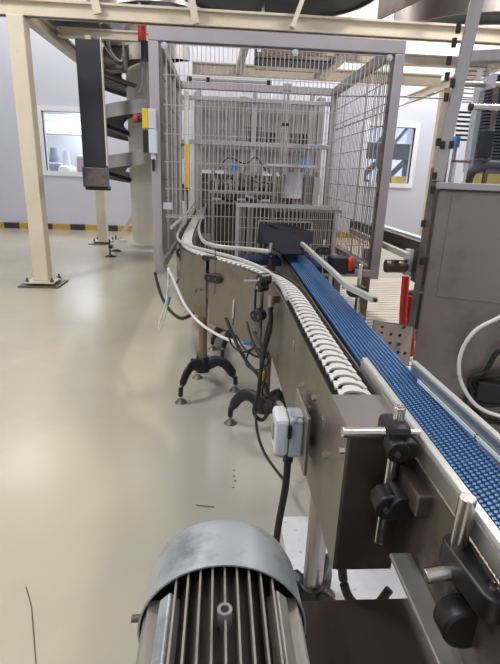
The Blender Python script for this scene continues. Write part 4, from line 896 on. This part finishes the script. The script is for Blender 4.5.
cable([(271, 312, 1.98), (270, 330, 1.98), (264, 352, 2.0), (260, 378, 2.1), (258, 396, 2.15), (254, 412, 2.2), (262, 420, 2.2), (271, 408, 2.2), (277, 396, 2.05)], 0.010, 'black_rubber', 'black cable running down from the sensor plug in a loop', 'black_cable', 'black cables under the conveyor')
cable([(272, 313, 1.99), (266, 335, 2.0), (262, 360, 2.1), (259, 385, 2.2), (256, 405, 2.2), (257, 430, 2.1), (264, 452, 2.0), (276, 470, 1.9), (284, 480, 1.8)], 0.007, 'black_rubber', 'longest black cable hanging below the bundle towards the near floor', 'black_cable', 'black cables under the conveyor')
cable([(226, 318, 2.6), (236, 342, 2.5), (247, 362, 2.4), (258, 375, 2.3), (262, 385, 2.25)], 0.010, 'black_rubber', 'leftmost black cable slanting down right into the bundle', 'black_cable', 'black cables under the conveyor')
cable([(236, 335, 2.5), (246, 350, 2.4), (262, 358, 2.35), (270, 350, 2.35), (266, 340, 2.35)], 0.006, 'black_rubber', 'thin black cable looping behind the bundle under the curve', 'black_cable', 'black cables under the conveyor')
cable([(254, 332, 2.45), (262, 345, 2.35), (261, 365, 2.3), (265, 385, 2.22), (272, 398, 2.15), (280, 392, 2.1)], 0.009, 'black_rubber', 'black cable curling right to the leg hub from the bundle', 'black_cable', 'black cables under the conveyor')
cable([(228, 330, 2.55), (232, 345, 2.5), (244, 352, 2.4), (256, 348, 2.35), (267, 356, 2.3)], 0.006, 'black_rubber', 'thin black cable sagging right below the blue tube fitting', 'black_cable', 'black cables under the conveyor')
cable([(247, 322, 2.5), (252, 340, 2.4), (259, 356, 2.3), (266, 372, 2.2), (262, 392, 2.15), (268, 402, 2.1)], 0.006, 'black_rubber', 'thin black cable twisting down the right side of the bundle', 'black_cable', 'black cables under the conveyor')
cable([(256, 345, 2.4), (249, 352, 2.4), (246, 364, 2.35), (256, 370, 2.3), (268, 364, 2.25), (266, 352, 2.25)], 0.005, 'black_rubber', 'thin black cable making a small ring beside the bundle', 'black_cable', 'black cables under the conveyor')
cable([(237, 274, 2.75), (235, 290, 2.72), (234, 310, 2.7), (233, 325, 2.7)], 0.004, 'black_rubber', 'very thin black wire hanging down the curved side panel', 'thin_wire')
cable([(234, 300, 2.69), (233.5, 308, 2.69), (233, 318, 2.69)], 0.005, 'white_tube', 'short white sleeve on the thin wire by the curved panel', 'wire_sleeve')
cable([(168, 268, 3.2), (175, 283, 3.15), (185, 305, 3.05), (200, 323, 2.95), (222, 337, 2.75), (243, 344, 2.55), (250, 345, 2.5)], 0.009, 'white_tube', 'white air tube sweeping from the cage post to the cable bundle', 'air_tube')
cable([(168, 268, 3.25), (168, 290, 3.25), (166, 312, 3.25), (160, 330, 3.25), (160, 322, 3.25), (166, 302, 3.25), (169, 285, 3.25)], 0.006, 'white_tube', 'thin white tube hanging in a narrow loop below the cage post', 'air_tube')
cable([(155, 273, 4.45), (160, 292, 4.0), (168, 308, 3.6), (180, 318, 3.3), (192, 314, 3.2), (196, 306, 3.15)], 0.013, 'black_rubber', 'thick black cable hanging from the cage left post to the conveyor', 'power_cable')
cable([(262, 380, 2.2), (262, 376, 2.2), (262, 372, 2.2)], 0.012, 'yellow', 'small yellow tie around the black cable bundle', 'cable_tie')
cable([(243, 343, 2.5), (246, 343, 2.5), (249, 344, 2.5)], 0.010, 'blue_plastic', 'small blue push-in tube fitting where the white tube ends', 'tube_fitting')
cable([(168, 305, 3.22), (169, 301, 3.22), (170, 297, 3.22)], 0.010, 'blue_plastic', 'small blue connector on the narrow white tube loop', 'tube_fitting')
cable([(283, 372, 2.0), (285, 380, 1.95), (282, 390, 1.9)], 0.008, 'white_tube', 'short green and white wire end by the conveyor leg', 'wire_end')

# ================================================================== FOREGROUND GUIDE BRACKETS (parts of blue conveyor)
# bracket one
zr = 1.045
rod(bc, (0.238, 0.79, zr), (0.362, 0.79, zr), 0.0108)
cl1 = MB().box((0.318, 0.768, 1.005), (0.368, 0.838, 1.066)).build('clamp', 'black_plastic', bc, bevel=0.014)
MB().cyl((0.338, 0.775, 1.022), (0.338, 0.752, 1.022), 0.022, n=26).build('clamp_knuckle', 'black_plastic', cl1, True, bevel=0.003)
MB().cyl((0.358, 0.775, 1.024), (0.358, 0.755, 1.024), 0.020, n=26).build('clamp_knuckle', 'black_plastic', cl1, True, bevel=0.003)
MB().cyl((0.334, 0.752, 1.020), (0.334, 0.749, 1.020), 0.006, n=12).build('clamp_screw', 'stainless_dark', cl1, True)
rod(bc, (0.347, 0.80, 0.90), (0.347, 0.80, 1.094), 0.0115)
rod(bc, (0.362, 0.79, zr), (0.388, 0.79, zr), 0.007)
MB().box((0.362, 0.70, 0.922), (0.3955, 0.80, 0.966)).build('steel_block', 'stainless_dark', bc, bevel=0.003)
cl2 = MB().cyl((0.334, 0.79, 0.905), (0.334, 0.745, 0.905), 0.028, n=30).build('clamp', 'black_plastic', bc, True, bevel=0.004)
MB().cyl((0.356, 0.79, 0.910), (0.356, 0.735, 0.910), 0.026, n=30).build('clamp_knuckle', 'black_plastic', cl2, True, bevel=0.003)
MB().cyl((0.326, 0.745, 0.903), (0.326, 0.741, 0.903), 0.006, n=12).build('clamp_screw', 'stainless_dark', cl2, True)
rod(bc, (0.340, 0.79, 0.79), (0.340, 0.79, 0.90), 0.0105)
# bracket two (closest)
rod(bc, (0.368, 0.568, 0.93), (0.368, 0.568, 1.066), 0.0125)
A = [(0.352, 0.60), (0.340, 0.555), (0.372, 0.53), (0.415, 0.515)]
Mp = Matrix.Translation((0.373, 0.540, 0.938)) @ Matrix.Rotation(radians(-84), 4, 'Z')
poly = []
for i in range(11): a = -pi / 2 + pi * i / 10; poly.append((0.055 + 0.021 * cos(a), 0.020 * sin(a)))
for i in range(11): a = pi / 2 + pi * i / 10; poly.append((-0.035 + 0.021 * cos(a), 0.020 * sin(a)))
cl3 = MB().prism(poly, 0.042, Mp).build('clamp', 'black_plastic', bc, True, bevel=0.004)
sc = Mp @ Vector((0.050, 0.004, 0.042)); MB().cyl(sc, sc + Vector((0, 0, 0.003)), 0.0075, n=18).build('clamp_screw', 'stainless_bright', cl3, True); MB().cyl(sc + Vector((0, 0, 0.003)), sc + Vector((0, 0, 0.0036)), 0.0038, n=6).build('screw_socket', 'black_plastic', cl3)
rod(bc, (0.318, 0.555, 0.935), (0.375, 0.555, 0.945), 0.0115)
cl4 = MB().cyl((0.372, 0.55, 0.875), (0.372, 0.51, 0.875), 0.036, n=26).build('clamp', 'black_plastic', bc, True, bevel=0.005)
MB().box((0.372, 0.515, 0.86), (0.398, 0.58, 0.90)).build('clamp_foot', 'black_plastic', cl4, bevel=0.004)
# ================================================================== DRIVE FRAME AND MOTOR
t = thing('drive_frame', (0.2, 0.6, 0), 'dark brown steel drive table under the conveyor end, beside the motor', 'frame')
MB().box((-0.09, 0.30, 0.585), (0.47, 0.82, 0.605)).build('table_plate', 'dark_frame', t, bevel=0.004)
MB().box((-0.09, 0.81, 0.53), (0.47, 0.825, 0.59)).build('front_lip', 'dark_frame', t)
for (x, y) in ((-0.05, 0.34), (-0.05, 0.77), (0.43, 0.34), (0.43, 0.77)): MB().box((x - 0.025, y - 0.025, 0), (x + 0.025, y + 0.025, 0.585)).build('leg', 'dark_frame', t)
b = MB(); b.bar((0.366, 0.742, 0.80), (0.364, 0.46, 0.80), 0.044, 0.010)
tag(b.build('support_bar', 'bar_steel', bevel=0.003), 'light grey flat bar under the nearest bracket, beside the conveyor end', 'bar')
tag(MB().tube(catmull([(0.375, 1.02, 0.63), (0.34, 1.0, 0.54), (0.36, 0.98, 0.44), (0.42, 0.97, 0.40), (0.47, 0.98, 0.46)], 8), 0.012, 10).build('black_hose', 'black_rubber', smooth=True), 'short black hose curling below the chain conveyor end', 'hose')
for k in range(3): tag(MB().tube(catmull([(0.368 + 0.006 * k, 0.84, 0.87), (0.366 + 0.006 * k, 0.845, 0.82), (0.370 + 0.005 * k, 0.85, 0.77), (0.378, 0.86, 0.70)], 6), 0.004, 6).build('thin_cable', 'black_rubber', smooth=True), 'thin black cable hanging below the round clamp', 'cable', 'thin cables below the clamp')

mo = thing('electric_motor', (0.024, 0.5, 0.605), 'large finned electric motor with grey fan cowl in the foreground', 'motor')
mx_, mz, R = 0.016, 0.797, 0.134
def ring_section(y0, y1, r0, r1, n=64):
    return MB().cyl((mx_, y0, mz), (mx_, y1, mz), r0, r1, n)
# cowl: shell with thickness, slightly flared, domed end
sec = [(0.586, R + 0.002), (0.60, R), (0.68, R - 0.003), (0.702, R - 0.010), (0.712, R - 0.028)]
b = MB(); n = 72; vs = []
for (y, r) in sec:
    for i in range(n): a = 2 * pi * i / n; vs.append((mx_ + r * cos(a), y, mz + r * sin(a)))
for (y, r) in reversed(sec):
    for i in range(n): a = 2 * pi * i / n; vs.append((mx_ + (r - 0.003) * cos(a), y - (0.003 if y > 0.7 else 0), mz + (r - 0.003) * sin(a)))
m_ = len(sec) * 2; fs = [((j % m_) * n + i, (j % m_) * n + (i + 1) % n, ((j + 1) % m_) * n + (i + 1) % n, ((j + 1) % m_) * n + i) for j in range(m_) for i in range(n)]
b.add(vs, fs); b.build('fan_cowl', 'motor_cowl', mo, True)
gr = MB().cyl((mx_, 0.706, mz), (mx_, 0.709, mz), R - 0.03, n=48); gr.build('fan_grille', 'motor_cowl', mo)
for i in range(7): 
    a = 2 * pi * i / 7; MB().bar((mx_ + 0.03 * cos(a), 0.665, mz + 0.03 * sin(a)), (mx_ + 0.115 * cos(a), 0.665, mz + 0.115 * sin(a)), 0.02, 0.004).build('fan_blade', 'black_plastic', mo)
MB().cyl((mx_, 0.60, mz), (mx_, 0.70, mz), 0.035, n=20).build('fan_hub', 'black_plastic', mo, True)
ring_section(0.20, 0.625, 0.106, 0.106).build('stator_body', 'motor_body', mo, True)
def fin(p0, p1, hw):
    b = MB(); C0 = Vector((mx_, 0, mz)); d = (p1 - p0).normalized(); tt = Vector((-d.z, 0, d.x)) * hw
    P = [C0 + p0 - tt * 1.4, C0 + p0 + tt * 1.4, C0 + p1 + tt * 0.8, C0 + p1 - tt * 0.8]
    b.add([p + Vector((0, 0.22, 0)) for p in P] + [p + Vector((0, 0.600, 0)) for p in P], [(0, 1, 2, 3), (7, 6, 5, 4), (0, 4, 5, 1), (1, 5, 6, 2), (2, 6, 7, 3), (3, 7, 4, 0)])
    return b.build('cooling_fin', 'motor_fin', mo)
for k in range(-4, 5):                       # upright fins across the top
    x = k * 0.0185 + 0.001
    fin(Vector((x, 0, sqrt(0.104 ** 2 - x * x) - 0.006)), Vector((x, 0, sqrt(0.129 ** 2 - x * x))), 0.0018)
for sg in (-1, 1):                           # level fins down the sides
    for k in range(-2, 4):
        z = k * 0.0185 - 0.004
        fin(Vector((sg * (sqrt(0.104 ** 2 - z * z) - 0.006), 0, z)), Vector((sg * sqrt(0.129 ** 2 - z * z), 0, z)), 0.0018)
zt = mz + 0.118
b = MB(); cc = Vector((mx_, 0.515, 0)); b.cyl((mx_, 0.508, mz + 0.100), (mx_, 0.508, mz + 0.136), 0.0105, n=20); b.build('lifting_boss', 'motor_fin', mo, True)
MB().cyl((mx_, 0.508, mz + 0.136), (mx_, 0.508, mz + 0.1366), 0.0058, n=16).build('boss_hole', 'black_plastic', mo)
for sg in (-1, 1):
    M = Matrix.Translation((mx_, 0, mz)) @ Matrix.Rotation(radians(45 * sg), 4, 'Y')
    MB().box((-0.012, 0.22, 0.10), (0.012, 0.575, 0.127), M).build('mounting_rib', 'motor_fin' if sg > 0 else 'motor_cowl', mo, bevel=0.003)
MB().cyl((mx_ - R - 0.012, 0.598, mz + 0.02), (mx_ - R + 0.004, 0.598, mz + 0.02), 0.006, n=10).build('cowl_screw', 'steel_base', mo, True)
for s_ in (-1, 1):
    b = MB(); b.box((mx_ + s_ * 0.070 - 0.022, 0.26, 0.605), (mx_ + s_ * 0.070 + 0.022, 0.56, 0.715)); b.build('foot', 'motor_body', mo, bevel=0.004)
ring_section(0.16, 0.20, 0.09, 0.118).build('end_bell', 'motor_body', mo, True)

# ================================================================== FLOOR DETAILS
tag(MB().box((0.30, 0.4, 0.0), (1.3, 1.83, 0.003)).build('floor_mat', 'floor_patch'), 'pale speckled mat on the floor under the near conveyor leg', 'mat')
b = MB(); pts = catmull([pz(26, 587, 0.0015), pz(31, 605, 0.0015), pz(33, 625, 0.0015), pz(36, 664, 0.0015), pz(38, 690, 0.0015)], 6)
b.tube(pts, 0.0022, 4); tag(b.build('floor_scratch', 'dark_brown'), 'dark scratch mark on the floor at the lower left', 'scratch')
for i, (u, v) in enumerate(((234, 470), (234, 476), (235, 481), (233, 487))):
    b = MB(); c = pz(u, v, 0); b.box((c.x - 0.004 - 0.002 * (i % 2), c.y - 0.006, 0), (c.x + 0.006, c.y + 0.003 * (i % 3), 0.0008)); tag(b.build('floor_mark', 'dark_brown'), ['topmost', 'second', 'third', 'lowest'][i] + ' small dark mark on the floor left of the power cable', 'floor mark', 'dark marks on the floor')
tag(MB().tube([pz(196, 505, 0.003), pz(214, 507, 0.003)], 0.003, 5).build('metal_sliver', 'tan_tube'), 'thin brown sliver on the floor beyond the motor cowl', 'sliver')
